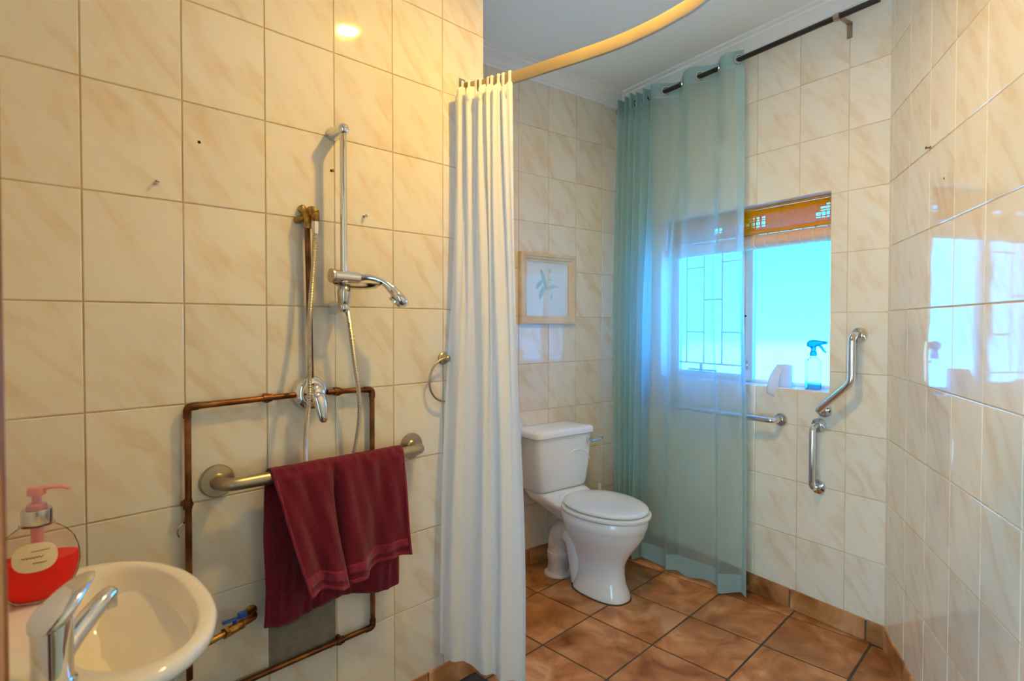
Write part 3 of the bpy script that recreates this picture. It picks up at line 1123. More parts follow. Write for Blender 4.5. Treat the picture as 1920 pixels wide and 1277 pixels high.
def towel_pt(u, v, off=0.0):
    """u 0..1 from image left to right, v 0..1 from the back hem over the bar to the front hem; local x runs to the image left"""
    LB, LF = .405, .315
    arc = PI * .0205
    L = LB + arc + LF
    d = v * L
    x = .202 - u * .402
    R = .0205 + off
    if d < LB:
        h = LB - d
        k = h / LB
        y = -R + .006 * math.sin(u * 7 + 1) * k + .004 * k * math.sin(u * 17)
        y -= .012 * k * math.sin(PI * u) * .4
        z = -h - .012 * k * (u - .35) - .010 * k * math.sin(u * 9)
        x += .004 * math.sin(h * 14) + .012 * k * (1 - u)
    elif d < LB + arc:
        a = PI * (d - LB) / arc
        y = -R * math.cos(a)
        z = R * math.sin(a) * 1.05
        y += .0
    else:
        h = d - LB - arc
        k = h / LF
        y = R + .004 * k
        # big fold: the left third hangs out in front, then a groove, then soft flutes
        f = 1 / (1 + math.exp((u - .395) * 60))
        y += (.010 + .030 * k) * f + .012 * k
        y += .022 * k * math.sin((u - .40) * 12) * (1 - f) + .010 * k * math.sin(u * 23 + 1.2)
        y -= .026 * math.exp(-((u - .435) / .035) ** 2) * min(1, k * 2.2 + .15)
        z = -h + .010 * k * math.sin(u * 8 + .5)
        z -= .010 * math.exp(-((u - .30) / .16) ** 2) * k
        x -= .055 * k * f * (1 - u) + .010 * k * (1 - f) * u
        if f > .02:
            x -= .012 * k * f
    wr = .0035 * math.sin(u * 31 + d * 9) + .002 * math.sin(u * 53 - d * 23)
    return Vector((x, y + (wr if d > LB + arc else -abs(wr)), z))


g = G().sheet(lambda u, v: towel_pt(u, v), 110, 110)
cl_ = g.build('cloth', 'towel', tw, angle=180, recalc=False)
sd = cl_.modifiers.new('thickness', 'SOLIDIFY')
sd.thickness = .007
sd.offset = 0
L_ = .405 + PI * .0205 + .315


def band(v0, v1, off, m, nm):
    g = G().sheet(lambda u, v: towel_pt(.006 + u * .988, v0 + (v1 - v0) * v) + Vector((0, off, 0)), 110, 4)
    o = g.build(nm, m, cl_, angle=180, recalc=False)
    s = o.modifiers.new('thickness', 'SOLIDIFY')
    s.thickness = .002
    s.offset = 0
    return o


band(1 - .050 / L_, 1 - .022 / L_, .0042, 'towel_band', 'woven_band')
band(1 - .010 / L_, 1.0, .0042, 'towel_band', 'hem')
g = G().sheet(lambda u, v: towel_pt(u * .016, .60 + .40 * v) + Vector((0, .0042, 0)), 2, 60)
o = g.build('side_hem', 'towel_band', cl_, angle=180, recalc=False)
s_ = o.modifiers.new('thickness', 'SOLIDIFY')
s_.thickness = .002
g = G().sheet(lambda u, v: towel_pt(.984 + u * .016, .60 + .40 * v) + Vector((0, .0042, 0)), 2, 60)
o = g.build('side_hem', 'towel_band', cl_, angle=180, recalc=False)
s_ = o.modifiers.new('thickness', 'SOLIDIFY')
s_.thickness = .002
G().box(.045, .075, -.012, -.009, -.345, -.318, bev=.001).build('care_label', 'black_tag', tw, label='small black care label')

# ------------------------------------------------------------------ copper pipework, shower mixer
PN = .024
cp = thing('copper_pipe', 'dark copper pipe loop with joints fixed around the shower mixer', 'pipe', WA.mat(-.2, 1.08, .0065))


def A_(s, z, n=PN):
    return Vector((s + .2, n - .0065, z - 1.08))


lp = G()
lp.tube(rounded_path([A_(-.470, 1.083), A_(-.201, 1.077), A_(-.199, .40)], .012, 5), .0078, 14)
lp.build('pipe', 'copper', cp)
lp = G()
lp.tube(rounded_path([A_(-.565, 1.083), A_(-.711, 1.079), A_(-.710, .338), A_(-.18, .334)], .012, 5), .0078, 14)
lp.build('pipe', 'copper', cp)


def fitting(path, r, nm='joint', m='copper', brk=None):
    G().tube(path, r, 14).build(nm, m, cp)


for (sx, sz, ax) in ((-.393, 1.0815, 0), (-.597, 1.082, 0), (-.600, .337, 0)):
    fitting([A_(sx - .011, sz), A_(sx + .011, sz)], .0105)
    G().box(sx + .2 - .006, sx + .2 + .006, -.001, PN, sz - 1.08 - .012, sz - 1.08 + .012, bev=.002).build('pipe_clip', 'copper', cp)
fitting([A_(-.199, .826), A_(-.199, .848)], .0105)
G().box(-.012 + .001, .012 + .001, -.001, PN, .837 - 1.08 - .006, .837 - 1.08 + .006, bev=.002).build('pipe_clip', 'copper', cp)
for pts in ([(-.224, 1.0775), (-.200, 1.077), (-.200, 1.050)], [(-.686, 1.080), (-.711, 1.079), (-.711, 1.054)], [(-.710, .362), (-.710, .337), (-.686, .337)]):
    G().tube(rounded_path([A_(*p) for p in pts], .012, 5), .0098, 14).build('elbow', 'copper', cp)

rp_ = thing('riser_pipe', 'upright copper riser with a brass wall elbow feeding the shower hose', 'pipe', WA.mat(-.515, 1.09, .0065))
G().tube([(.0, .020, .04), (.004, .020, .25), (.008, .020, .475)], .0078, 14).build('pipe', 'copper', rp_)
be = G()
be.tube(cr([(.006, .020, .462), (.006, .022, .485), (.008, .030, .502), (.004, .042, .508), (-.002, .050, .500)], 5), [.0125] * 10 + [.0135] * 11, 16)
be.tube([(-.002, .050, .503), (-.002, .050, .478)], .011, 14)
be.build('brass_elbow', 'brass', rp_, label='tarnished brass elbow')
for dx, dz in ((.028, .485), (.016, .517)):
    bl = G()
    bl.tube([(.008, .012, .495), (dx, .010, dz)], [.009, .008], 10)
    bl.lathe([(.011, 0), (.011, .010), (.007, .014), (.0001, .015)], 14, Matrix.Translation((dx, 0, dz)) @ ROT_Y)
    bl.build('fixing_lug', 'brass', rp_)

mx = thing('shower_mixer', 'round chrome single-lever shower mixer between the copper pipes', 'mixer tap', WA.mat(-.5165, 1.085, .0065))
G().lathe([(.050, 0), (.051, .006), (.049, .018), (.044, .026), (.034, .031), (.031, .032)], 40, ROT_Y).build('cover_plate', 'chrome', mx)
G().lathe([(.031, .028), (.030, .045), (.027, .056), (.018, .064), (.0001, .067)], 28, ROT_Y).build('cap', 'chrome', mx)
rings = []
for y, z, hw, th in ((.052, .012, .018, .010), (.062, -.004, .0205, .013), (.068, -.025, .0195, .0125), (.070, -.045, .0165, .010), (.071, -.062, .014, .008), (.071, -.074, .0115, .006), (.070, -.080, .006, .003)):
    rings.append([Vector((hw * math.cos(2 * PI * k / 20) - .012 * (-z / .08) , y + th * math.sin(2 * PI * k / 20), z)) for k in range(20)])
G().loft(rings).build('lever', 'chrome', mx, angle=60)

# shower slide rail, slider, handset, soap dish
sr = thing('shower_rail', 'chrome shower slide rail with ball-ended wall brackets', 'shower rail', WA.mat(-.595, 1.33, .0065))
G().tube([(0, .064, -.004), (0, .064, .512)], .0098, 18).build('rail', 'chrome', sr)
for z, up in ((.510, 1), (.0, -1)):
    b = G()
    b.lathe([(.0205, 0), (.0205, .004), (.0185, .012), (.0165, .045), (.0165, .064)], 24, Matrix.Translation((0, 0, z)) @ ROT_Y)
    b.ball((0, .064, z), .0172, 20)
    b.build('bracket', 'chrome', sr)
sl_ = G()
sl_.tube([(.034, .064, .089), (.030, .064, .089), (-.045, .066, .086)], [.013, .0185, .0175], 22)
sl_.tube([(0, .064, .045), (0, .064, .090)], .0145, 20)
sl_.build('slider', 'chrome', sr)
G().tube([(.040, .064, .089), (.033, .064, .089)], .0205, 22).build('slider_knob', 'dull_chrome', sr)
G().lathe([(.0115, .006), (.017, .012), (.0195, .045), (.0165, .056), (.012, .060)], 20, Matrix.Translation((0, .064, 0))).build('hose_cone', 'dull_chrome', sr)
dsh = G()
dsh.lathe([(.030, .0), (.050, .004), (.062, .012), (.066, .016), (.060, .014), (.048, .008), (.030, .004)], 36, Matrix.Translation((-.030, .088, .052)), sx=1.1, sy=.75)
dsh.build('soap_dish', 'clear', sr, label='clear plastic soap dish under the slider')

hs_ = thing('hand_shower', 'chrome hand shower held out from the slide rail', 'hand shower', WA.mat(-.64, 1.416, .07))
hp = cr([(.0, .0, .0), (-.02, .012, .0035), (-.045, .028, -.002), (-.068, .042, -.016), (-.085, .052, -.034)], 5)
G().tube(hp, [.0125, .0122, .0118, .0112, .0108, .0104, .010, .0098, .0096, .0095, .0095, .0096, .0098, .010, .0105, .011, .0118, .0125, .0135, .0145, .0155], 18).build('handle', 'chrome', hs_)
hdir = Vector((-.017, .010, -.018)).normalized()
side = Vector((0, 0, 1)).cross(hdir).normalized()
upv = hdir.cross(side)
rings = []
for t, hw, th, dz in ((-.004, .0150, .0135, 0), (.006, .0195, .0150, -.001), (.018, .0255, .0175, -.003), (.030, .0280, .0190, -.005), (.042, .0265, .0185, -.006), (.052, .0210, .0155, -.006), (.059, .0120, .0095, -.005), (.062, .003, .003, -.004)):
    rings.append([hp[-1] + hdir * t + upv * dz + side * hw * math.cos(2 * PI * k / 24) + upv * th * math.sin(2 * PI * k / 24) for k in range(24)])
G().loft(rings).build('head', 'chrome', hs_, angle=60)
fm = Matrix.Translation(hp[-1] + hdir * .029 - upv * .019) @ Matrix((side, hdir, -upv)).transposed().to_4x4()
G().lathe([(.022, .0), (.0215, .007), (.020, .008), (.0001, .008)], 24, fm).build('spray_plate', 'dull_chrome', hs_)

# metal hose from the brass elbow down behind the towel and back up to the slider
hose = thing('shower_hose', 'ribbed chrome shower hose looping down behind the towel', 'hose', WA.mat(-.5, 1.56, .05))
hpts = [(-.5165, 1.560, .056), (-.514, 1.50, .056), (-.5065, 1.40, .056), (-.497, 1.29, .058), (-.484, 1.17, .085), (-.477, 1.086, .098), (-.475, 1.0, .085), (-.484, .91, .056), (-.505, .82, .034), (-.545, .765, .030), (-.59, .775, .032), (-.620, .83, .036), (-.640, .92, .05), (-.648, 1.01, .06), (-.642, 1.09, .065), (-.628, 1.17, .068), (-.612, 1.28, .070), (-.600, 1.345, .0705)]
P = cr([(s + .5, n - .05, z - 1.56) for s, z, n in hpts], 24)
# uniform resampling so that the ribs are even
acc = [0]
for i in range(1, len(P)):
    acc.append(acc[-1] + (P[i] - P[i - 1]).length)
tot = acc[-1]
step = .0021
U, k = [], 0
for j in range(int(tot / step)):
    d = j * step
    while acc[k + 1] < d:
        k += 1
    t = (d - acc[k]) / max(acc[k + 1] - acc[k], 1e-9)
    U.append(P[k].lerp(P[k + 1], t))
G().tube(U, [.0070 if j % 2 else .0056 for j in range(len(U))], 10).build('ribbed_tube', 'dull_chrome', hose, angle=20)
G().tube([P[0] + Vector((0, 0, .008)), P[0] + Vector((0, 0, -.014)), P[0] + Vector((0, 0, -.026))], [.0105, .0105, .0085], 6).build('hex_nut', 'chrome', hose, angle=20)

# towel ring
tr2 = thing('towel_ring', 'steel towel ring half hidden by the cream shower curtain', 'towel ring', WA.mat(-.998, 1.162, .0065))
rg = G()
rg.lathe([(.021, 0), (.021, .006), (.017, .010), (.009, .012), (.009, .026)], 24, ROT_Y)
rg.ball((0, .026, 0), .011, 14)
rg.build('mount', 'steel', tr2)
G().tube([(-.076 * math.sin(2 * PI * k / 48), .026 + .004 * math.cos(2 * PI * k / 48), -.072 + .076 * math.cos(2 * PI * k / 48)) for k in range(48)], .0038, 10, closed=True).build('ring', 'steel', tr2)

# isolating valve low on the left wall
vl = thing('ball_valve', 'brass ball valve with a blue lever between basin and burgundy towel', 'valve', WA.mat(-.351, .508, .0065))
G().lathe([(.018, 0), (.016, .004), (.010, .006)], 18, ROT_Y).build('wall_plate', 'brass', vl)
G().tube(cr([(0, 0, 0), (0, .020, .0), (.003, .034, .001), (.016, .042, .001), (.04, .05, .0)], 5), .0085, 14).build('pipe', 'copper', vl)
vb = G()
vb.tube([(.036, .049, .0), (.042, .051, .0)], .0135, 6)
vb.tube([(.040, .050, .0), (.078, .063, -.001)], .0115, 14)
vb.tube([(.076, .062, -.001), (.086, .065, -.001)], .0140, 6)
vb.tube([(.086, .065, -.001), (.17, .09, -.004)], .0078, 12)
vb.build('body', 'brass', vl, angle=30)
vh = G()
vh.tube([(.058, .056, .010), (.058, .056, .022)], .005, 10)
vh.box(.045, .088, .049, .063, .020, .024, bev=.0015)
vh.box(.030, .050, .049, .063, .020, .034, bev=.0015)
vh.build('lever', 'valve_blue', vl, label='blue coated lever')

hk = thing('wire_hook', 'bent wire hook on the tiles beside the left copper pipe', 'hook', WA.mat(-.186, .783, .0065))
G().tube(cr([(-.012, 0, .012), (-.008, .012, .010), (.006, .018, .004), (.010, .016, -.010), (.006, .012, -.024)], 5), .0022, 8).build('wire', 'dull_chrome', hk)
G().lathe([(.005, 0), (.004, .003), (.0001, .004)], 10, Matrix.Translation((-.012, 0, .012)) @ ROT_Y).build('screw', 'dull_chrome', hk)

# screws and drill holes left in the tiles
for W, s, z, lab in ((WA, -.143, 1.62, 'old screw sticking out of the left wall nearest the door frame'), (WA, -.696, 1.613, 'old screw in the tiles right of the shower rail'),
                     (WD, -.451, 1.835, 'upper of two brass screws in the glossy right wall')):
    t = thing('wall_screw', lab, 'screw', W.mat(s, z, .006), 'old screws left in the tiles')
    G().lathe([(.0045, 0), (.0045, .004), (.0025, .005), (.0025, .012), (.005, .0125), (.005, .0145), (.0001, .0155)], 12, ROT_Y).build('plug', 'dull_chrome' if W is WA else 'brass', t)
    G().box(-.004, .004, .0150, .0160, -.0006, .0006).build('slot', 'hole', t)
for W, s, z, lab, r in ((WA, -.238, 1.738, 'dark drill hole in the upper left tiles', .004), (WA, -.590, 1.733, 'chipped brown drill hole beside the shower rail', .0042), (WD, -.565, 1.711, 'lower drill hole in the glossy right wall', .004)):
    t = thing('drill_hole', lab, 'hole', W.mat(s, z, .0064), 'drill holes in the tiles')
    G().lathe([(r, 0), (r * .9, .0006), (.0001, .0004)], 12, ROT_Y).build('rim', 'hole', t)
    if s == -.590:
        G().add([(-.003, .0004, .006), (-.010, .0004, .004), (-.009, .0004, -.004), (-.002, .0004, -.003), (-.003, .0008, .006), (-.010, .0008, .004), (-.009, .0008, -.004), (-.002, .0008, -.003)], [(0, 1, 2, 3), (4, 5, 6, 7), (0, 1, 5, 4), (1, 2, 6, 5), (2, 3, 7, 6), (3, 0, 4, 7)]).build('chip', 'terra', t, angle=0)

# ------------------------------------------------------------------ curved shower rail and cream curtain
RZ = EYE + .83
ra = [(-1.085, 0.007), (-1.140, .153), (-1.179, .384), (-1.204, .571), (-1.202, .70), (-1.189, .789), (-1.172, .859), (-1.12, .96), (-1.02, 1.05), (-.85, 1.09), (-.5, 1.08), (-.1, 1.05), (.224, 1.02)]
RP = cr([WA.pt(s, RZ, n) for s, n in ra], 8)
tra = thing('curtain_rail', 'curved beige shower curtain rail below the ceiling', 'curtain rail', Matrix.Translation(RP[0]))
rings = []
for i, p in enumerate(RP):
    t = (RP[min(i + 1, len(RP) - 1)] - RP[max(i - 1, 0)]).normalized()
    sd_ = Vector((-t.y, t.x, 0))
    q = p - RP[0]
    rings.append([q + sd_ * a + Vector((0, 0, b)) for a, b in ((.005, .019), (-.005, .019), (-.0065, .014), (-.0065, -.014), (-.005, -.019), (.005, -.019), (.0065, -.014), (.0065, .014))])
G().loft(rings).build('rail', 'rail', tra, angle=40)
bk = G()
mm = WA.mat(-1.085, RZ, .0065)
bk.box(-.014, .014, 0, .004, -.025, .035, bev=.001, mtx=mm)
bk.box(-.010, .010, .003, .030, -.022, -.019, bev=.001, mtx=mm)
bk.lathe([(.005, .004), (.004, .007), (.0001, .0075)], 10, mm @ Matrix.Translation((0, 0, .027)) @ ROT_Y)
for i in range(len(bk.v)):
    bk.v[i] = bk.v[i] - RP[0]
bk.build('wall_bracket', 'dull_chrome', tra)

cc = thing('shower_curtain', 'cream shower curtain gathered at the wall end of the curved rail', 'curtain', WA.mat(-1.05, 0, 0))


def wall_A_local(s, z, n):
    return Vector((s + 1.05, n, z))


def sc_pt(u, v):
    """u 0..1 across the gathered cloth, v 0 (rail) .. 1 (hem)"""
    z = RZ - .022 - v * 2.02
    lo = .5 - .5 * math.cos(PI * min(1, v * 1.05))
    # ends of the gathered bundle in plan (s, n) at the rail and at the hem
    a0, a1 = Vector((-1.030, .030)), Vector((-1.136, .200))
    b0, b1 = Vector((-.950, .045)), Vector((-1.138, .278))
    e0 = a0.lerp(b0, lo ** 1.3)
    e1 = a1.lerp(b1, lo)
    d = (e1 - e0)
    nn = Vector((-d.y, d.x)).normalized()
    c = e0.lerp(e1, u)
    # uneven pleats: tight near the rail, relaxing into a few broad folds
    w = u + .035 * math.sin(u * 8.3 + .6) + .018 * math.sin(u * 17 + 2)
    p1 = w * 6.0 * 2 * PI
    p2 = w * 3.4 * 2 * PI + .9
    top_w = (1 - lo) ** 2.5
    wv = top_w * (.75 * math.sin(p1) + .35 * math.sin(2.1 * p1 + 1)) + (1 - top_w) * (.72 * math.sin(p2) + .30 * math.sin(2 * p2 + 1.1 + .8 * v))
    amp = .019 - .003 * lo
    ph = p1
    along = .005 * math.cos(p1) * (1 - lo) + .004 * math.cos(p2) * lo + .003 * math.sin(v * 9 + u * 20)
    c = c + nn * wv * amp + d.normalized() * along
    c += nn * .006 * math.sin(v * 7 + u * 6)
    # the top edge droops between the loops
    if v < .06:
        z += (.012 * math.cos(ph) - .006) * (1 - v / .06)
    if v > .9:
        z += .02 * (1 - u) * (v - .9) / .1
    n = max(c.y, .013)
    return wall_A_local(c.x, z + .065 * (1 - u) * v, n)


g = G().sheet(sc_pt, 260, 70)
cco = g.build('cloth', 'cream_curtain', cc, angle=180, recalc=False)
hem = G().sheet(lambda u, v: sc_pt(u, .972 + .028 * v) + Vector((0, .0015, 0)), 260, 3)
hem.build('hem', 'cream_curtain', cco, angle=180, recalc=False)
NL = 9
for k in range(NL):
    u = (k + .5) / NL
    top = sc_pt(u, .012)
    # nearest place on the rail
    wp_ = WA.mat(-1.05, 0, 0) @ top
    j = min(range(len(RP)), key=lambda i: (RP[i].xy - wp_.xy).length if i < 30 else 9)
    t = (RP[j + 1] - RP[max(j - 1, 0)]).normalized()
    rr0 = RP[0].lerp(RP[8], .1 + .88 * k / (NL - 1) * 1.25) if k < 8 else RP[10]
    best = min(range(0, 14), key=lambda i: abs((WA.mat(-1.05, 0, 0).inverted() @ RP[i]).y - top.y))
    inv = WA.mat(-1.05, 0, 0).inverted()
    rc = inv @ RP[best]
    a, b = inv @ RP[best], inv @ RP[best + 1]
    tt = (b - a).normalized()
    sd_ = Vector((-tt.y, tt.x, 0))
    off = tt * (top - rc).dot(tt)
    rc = rc + off
    loop = [top + Vector((0, 0, -.025)), top + Vector((0, 0, .002)), rc + sd_ * .0085 + Vector((0, 0, .0)), rc + sd_ * .008 + Vector((0, 0, .020)), rc + Vector((0, 0, .0235)), rc - sd_ * .008 + Vector((0, 0, .020)), rc - sd_ * .0085 + Vector((0, 0, -.01)), rc - sd_ * .006 + Vector((0, 0, -.030)), top + Vector((0, 0, -.02))]
    G().tube(cr(loop, 5), .0042, 8, flat=(.35, 1.3)).build('hanging_loop', 'cream_curtain', cc)

# ------------------------------------------------------------------ black rod and sheer teal curtain
RN, RZ2 = .11, 2.503
rod = thing('curtain_rod', 'black curtain rod on brackets above the window', 'curtain rod', WC.mat(0, RZ2, 0))
G().tube([(1.352, RN, 0), (.004, RN, 0)], .0115, 16).build('rod', 'rod', rod)
fin = G()
fin.tube([(1.350, RN, 0), (1.362, RN, 0), (1.372, RN, 0), (1.382, RN, 0)], [.012, .018, .018, .011], 18)
fin.build('end_cap', 'steel', rod)
for s in (.156, 1.30):
    b = G()
    b.box(s - .011, s + .011, .0065, .0105, -.055, .012, bev=.001)
    b.box(s - .011, s + .011, .0065, RN - .012, .004, .008, bev=.001)
    b.tube([(s - .011, RN, 0), (s + .011, RN, 0)], .0150, 18)
    b.build('bracket', 'steel', rod)

sh = thing('sheer_curtain', 'sheer teal eyelet curtain hanging over the left part of the window', 'curtain', WC.mat(.95, 0, 0))
S0, S1, SX = 1.335, .577, 1.115


def sheer_plan(q, v):
    """q 0..1 along the cloth from the corner to the free edge, v 0 top .. 1 hem -> (s, n)"""
    lo = min(1.0, max(0.0, (v - .01) / .5))
    lo = lo * lo * (3 - 2 * lo)
    if q < .5:
        t = q / .5
        s = S0 + (SX - S0) * t
        ph = 2 * PI * (t * 5.0) - 1.2
        amp = .036 + .014 * lo
        n = RN + .015 + .085 * v * (1 - .4 * t) + amp * math.sin(ph) + .006 * math.sin(3.1 * t * 6 + v * 3)
        s += -.010 * math.cos(ph) + .006 * lo * math.sin(ph * .5)
        s -= .10 * v ** 2 * (1 - t) * .9
    else:
        t = (q - .5) / .5
        s = SX + (S1 - SX) * t
        w0 = math.cos(2 * PI * (s - .645) / .215)
        top = RN + .034 * w0
        # lower down: two flat panels with narrow folds between them
        fold = .045 * math.exp(-((t - .30) / .045) ** 2) + .050 * math.exp(-((t - .80) / .05) ** 2) - .022 * math.exp(-((t - .93) / .04) ** 2) + .02 * math.exp(-((t - .06) / .06) ** 2)
        low = .128 + fold + .008 * math.sin(t * 9 + v * 4) + .05 * v * (1 - t) ** 1.5
        n = top + (low - top) * lo
        s += .018 * lo * math.sin(2 * PI * t * 2.2 + .6) * (1 - t) - .004 * math.sin(v * 11) * t
        s -= .060 * v * t
    return s, n


def sheer_pt(q, v):
    s, n = sheer_plan(q, v)
    z = 2.546 - v * (2.546 - .020)
    if v > .97:
        z += .008 * math.sin(q * 40)
    z -= .006 * math.sin(q * 22) * (1 - v)
    return Vector((s - .95, max(n, .03), z))


shc = G().sheet(sheer_pt, 320, 60).build('cloth', 'sheer', sh, angle=180, recalc=False)
G().sheet(lambda q, v: sheer_pt(q, .966 + .034 * v) + Vector((0, .0012, 0)), 320, 3).build('bottom_hem', 'sheer_hem', shc, angle=180, recalc=False)
G().sheet(lambda q, v: sheer_pt(q, .031 * v) + Vector((0, .0012, 0)), 320, 3).build('heading', 'sheer_hem', shc, angle=180, recalc=False)
G().sheet(lambda q, v: sheer_pt(.972 + .028 * q, v) + Vector((0, .0015, 0)), 4, 60).build('side_hem', 'sheer_hem', shc, angle=180, recalc=False)
for s in (.591, .699, .806, .914, 1.021, 1.129, 1.175, 1.22, 1.265, 1.305):
    cxl = Vector((s - .95, RN, RZ2))
    tl_ = (.6 if int(round((s - .591) / .1075)) % 2 else -.6)
    ax = Vector((1, tl_, 0)).normalized()
    e2 = Vector((-ax.y, ax.x, 0))
    G().tube([cxl + e2 * .021 * math.cos(2 * PI * k / 28) + Vector((0, 0, .021 * math.sin(2 * PI * k / 28))) for k in range(28)], .0042, 8, closed=True, flat=(1, 1)).build('eyelet', 'chrome', sh)

# ------------------------------------------------------------------ bamboo blind in the recess
bl_ = thing('bamboo_blind', 'orange bamboo roll-up blind at the top of the window recess', 'blind', WC.mat((h0 + h1) / 2, z1, -.055))
HW = (h1 - h0) / 2 - .008
G().box(-HW, HW, -.012, .010, -.014, -.003, bev=.001).build('head_rail', 'bamboo_rail', bl_)
nsl = 30
sg = G()
for k in range(nsl):
    za = -.016 - k * .0033
    segs = [(-HW, HW)]
    # worn gaps where the sky shows through
    if k in (7, 8, 11, 12, 15):
        segs = [(-HW, -HW + .02), (-HW + .06, -.13), (-.115, -.10), (-.088, -.075), (-.045, HW)] if k > 9 else [(-HW, -HW + .02), (-HW + .035, HW - .42), (HW - .40, HW)]
    if k in (18, 19, 20, 21, 24):
        segs = [(-HW, -HW + .022), (-HW + .035, -HW + .04), (-HW + .055, -HW + .06), (-HW + .08, -.130), (-.112, -.102), (-.085, -.075), (-.058, -.048), (-.03, -.02), (0, .10), (.12, .13), (.15, HW)]
    for a, b in segs:
        sg.box(a, b, .010, .0118, za - .0029, za)
so = sg.build('slats', 'bamboo', bl_, angle=0)
so['kind'] = 'stuff'
th = G()
for x in [-HW + .02 + i * (2 * HW - .04) / 16 for i in range(17)]:
    th.tube([(x, .0125, -.014), (x, .0125, -.118)], .0007, 5)
tho = th.build('threads', 'dark_thread', bl_)
tho['kind'] = 'stuff'
G().box(-HW, HW, .006, .018, -.134, -.114, bev=.003).build('bottom_rail', 'bamboo_rail', bl_)
rl = []
nseg = 120
for i in range(nseg + 1):
    x = -HW + .004 + (2 * HW - .008) * i / nseg
    rl.append((x, -.004, -.168))
G().tube(rl, [.0335 + (.0015 if i % 2 else 0) for i in range(nseg + 1)], 26).build('roll', 'bamboo_roll', bl_, angle=60)
for x in [-HW + .03 + i * (2 * HW - .06) / 15 for i in range(16)]:
    G().tube([(x, -.004 + .0355 * math.cos(2 * PI * k / 24), -.168 + .0355 * math.sin(2 * PI * k / 24)) for k in range(24)], .0013, 6, closed=True).build('cord', 'thread', bl_)

# ------------------------------------------------------------------ things on the sill
SZ = z0 + .0025
tp = thing('toilet_roll', 'toilet roll with a loose sheet hanging over the window sill', 'toilet roll', WC.mat(.452, SZ, -.048))
G().lathe([(.020, 0), (.0325, 0), (.034, .002), (.034, .098), (.0325, .100), (.020, .100), (.0195, .098), (.0195, .002)], 36).build('roll', 'paper', tp)
G().lathe([(.0194, .001), (.0194, .099), (.0184, .099), (.0184, .001)], 24).build('core', 'bamboo_rail', tp)


def loose(u, v):
    # leaves the roll at its camera side, falls to the left and over the sill edge
    a = Vector((.024, .025, .096)).lerp(Vector((-.022, .034, .098)), u)
    b = Vector((.058, .056, -.030)).lerp(Vector((.010, .056, -.050)), u)
    p = a.lerp(b, v)
    p.y += .010 * math.sin(PI * v) + .004 * math.sin(u * 5)
    p.x += .006 * math.sin(v * 4 + u)
    return p


lsh = G().sheet(loose, 10, 16).build('loose_sheet', 'paper', tp, angle=180, recalc=False)
sdm = lsh.modifiers.new('thickness', 'SOLIDIFY')
sdm.thickness = .0006

sb = thing('spray_bottle', 'clear spray bottle with a turquoise trigger on the window sill', 'spray bottle', WC.mat(.318, SZ, -.045))
G().loft([rrect(.028, -.020, .020, 0, .010), rrect(.030, -.022, .022, .004, .011), rrect(.0285, -.021, .021, .06, .010), rrect(.030, -.022, .022, .115, .011), rrect(.027, -.020, .020, .130, .010), rrect(.013, -.013, .013, .140, .0125), rrect(.012, -.012, .012, .150, .0118)], cap1=False).build('bottle', 'clear_blue', sb, angle=50)
G().loft([rrect(.0265, -.0185, .0185, .0015, .009), rrect(.0285, -.0205, .0205, .004, .010), rrect(.0282, -.0202, .0202, .028, .010)]).build('liquid', 'blue_liquid', sb, angle=50)
G().lathe([(.0135, .148), (.0140, .150), (.0140, .164), (.011, .168), (.0001, .168)], 20).build('collar', 'blue', sb)
hdg = G()
rings = []
for x, zc, hh, hw in ((.026, .198, .010, .008), (.020, .200, .015, .012), (.004, .200, .019, .0135), (-.012, .203, .015, .012), (-.026, .206, .010, .009), (-.040, .207, .008, .008), (-.048, .207, .007, .007)):
    rings.append([Vector((x, hw * math.cos(2 * PI * k / 16), zc + hh * math.sin(2 * PI * k / 16))) for k in range(16)])
hdg.loft(rings)
hdg.tube([(0, 0, .165), (0, 0, .19)], [.010, .012], 14)
hdg.build('spray_head', 'blue', sb, angle=60)
G().tube(cr([(-.022, 0, .197), (-.034, 0, .188), (-.044, 0, .174), (-.056, 0, .164)], 4), [.006] * 5 + [.005] * 5 + [.004, .004, .0035], 10).build('trigger', 'blue', sb)
G().tube([(-.047, 0, .207), (-.058, 0, .207)], .0065, 12).build('nozzle', 'blue', sb)
G().tube([(0, 0, .16), (0.002, 0, .08), (.006, 0, .008)], .0018, 8).build('dip_tube', 'clear', sb)

# ------------------------------------------------------------------ basin (local x along the front wall away from the left wall, y into the room)
BX, BZ = .478, .82
bs = thing('wash_basin', 'cream wall-hung wash basin in the near left corner', 'basin', WE.mat(BX, BZ, 0))


def outline(d, z, n=72, cx=-.004):
    """outer outline inset by d at height z: straight at the wall, bowed at the front"""
    r = []
    a = .246 - d
    for k in range(n):
        t = 2 * PI * k / n
        c, s = math.cos(t), math.sin(t)
        if s >= 0:
            ex = 2.3
            q = (abs(c) ** ex + abs(s) ** ex) ** (-1 / ex)
            r.append(Vector((cx + a * c * q, .16 + (.177 - d) * s * q, z)))
        else:
            ex = 5.0
            q = (abs(c) ** ex + abs(s) ** ex) ** (-1 / ex)
            r.append(Vector((cx + a * c * q, .16 + (.159 - d * .1) * s * q, z)))
    return r


def bowl(kx, z, yc=.212, ay=.096, ax=.2, n=72, ex=2.25):
    r = []
    for k in range(n):
        t = 2 * PI * k / n
        c, s = math.cos(t), math.sin(t)
        q = (abs(c) ** ex + abs(s) ** ex) ** (-1 / ex)
        r.append(Vector((-.004 + ax * kx * c * q, yc + ay * kx * s * q, z)))
    return r


def lerp_r(a, b, t):
    return [p.lerp(q, t) for p, q in zip(a, b)]


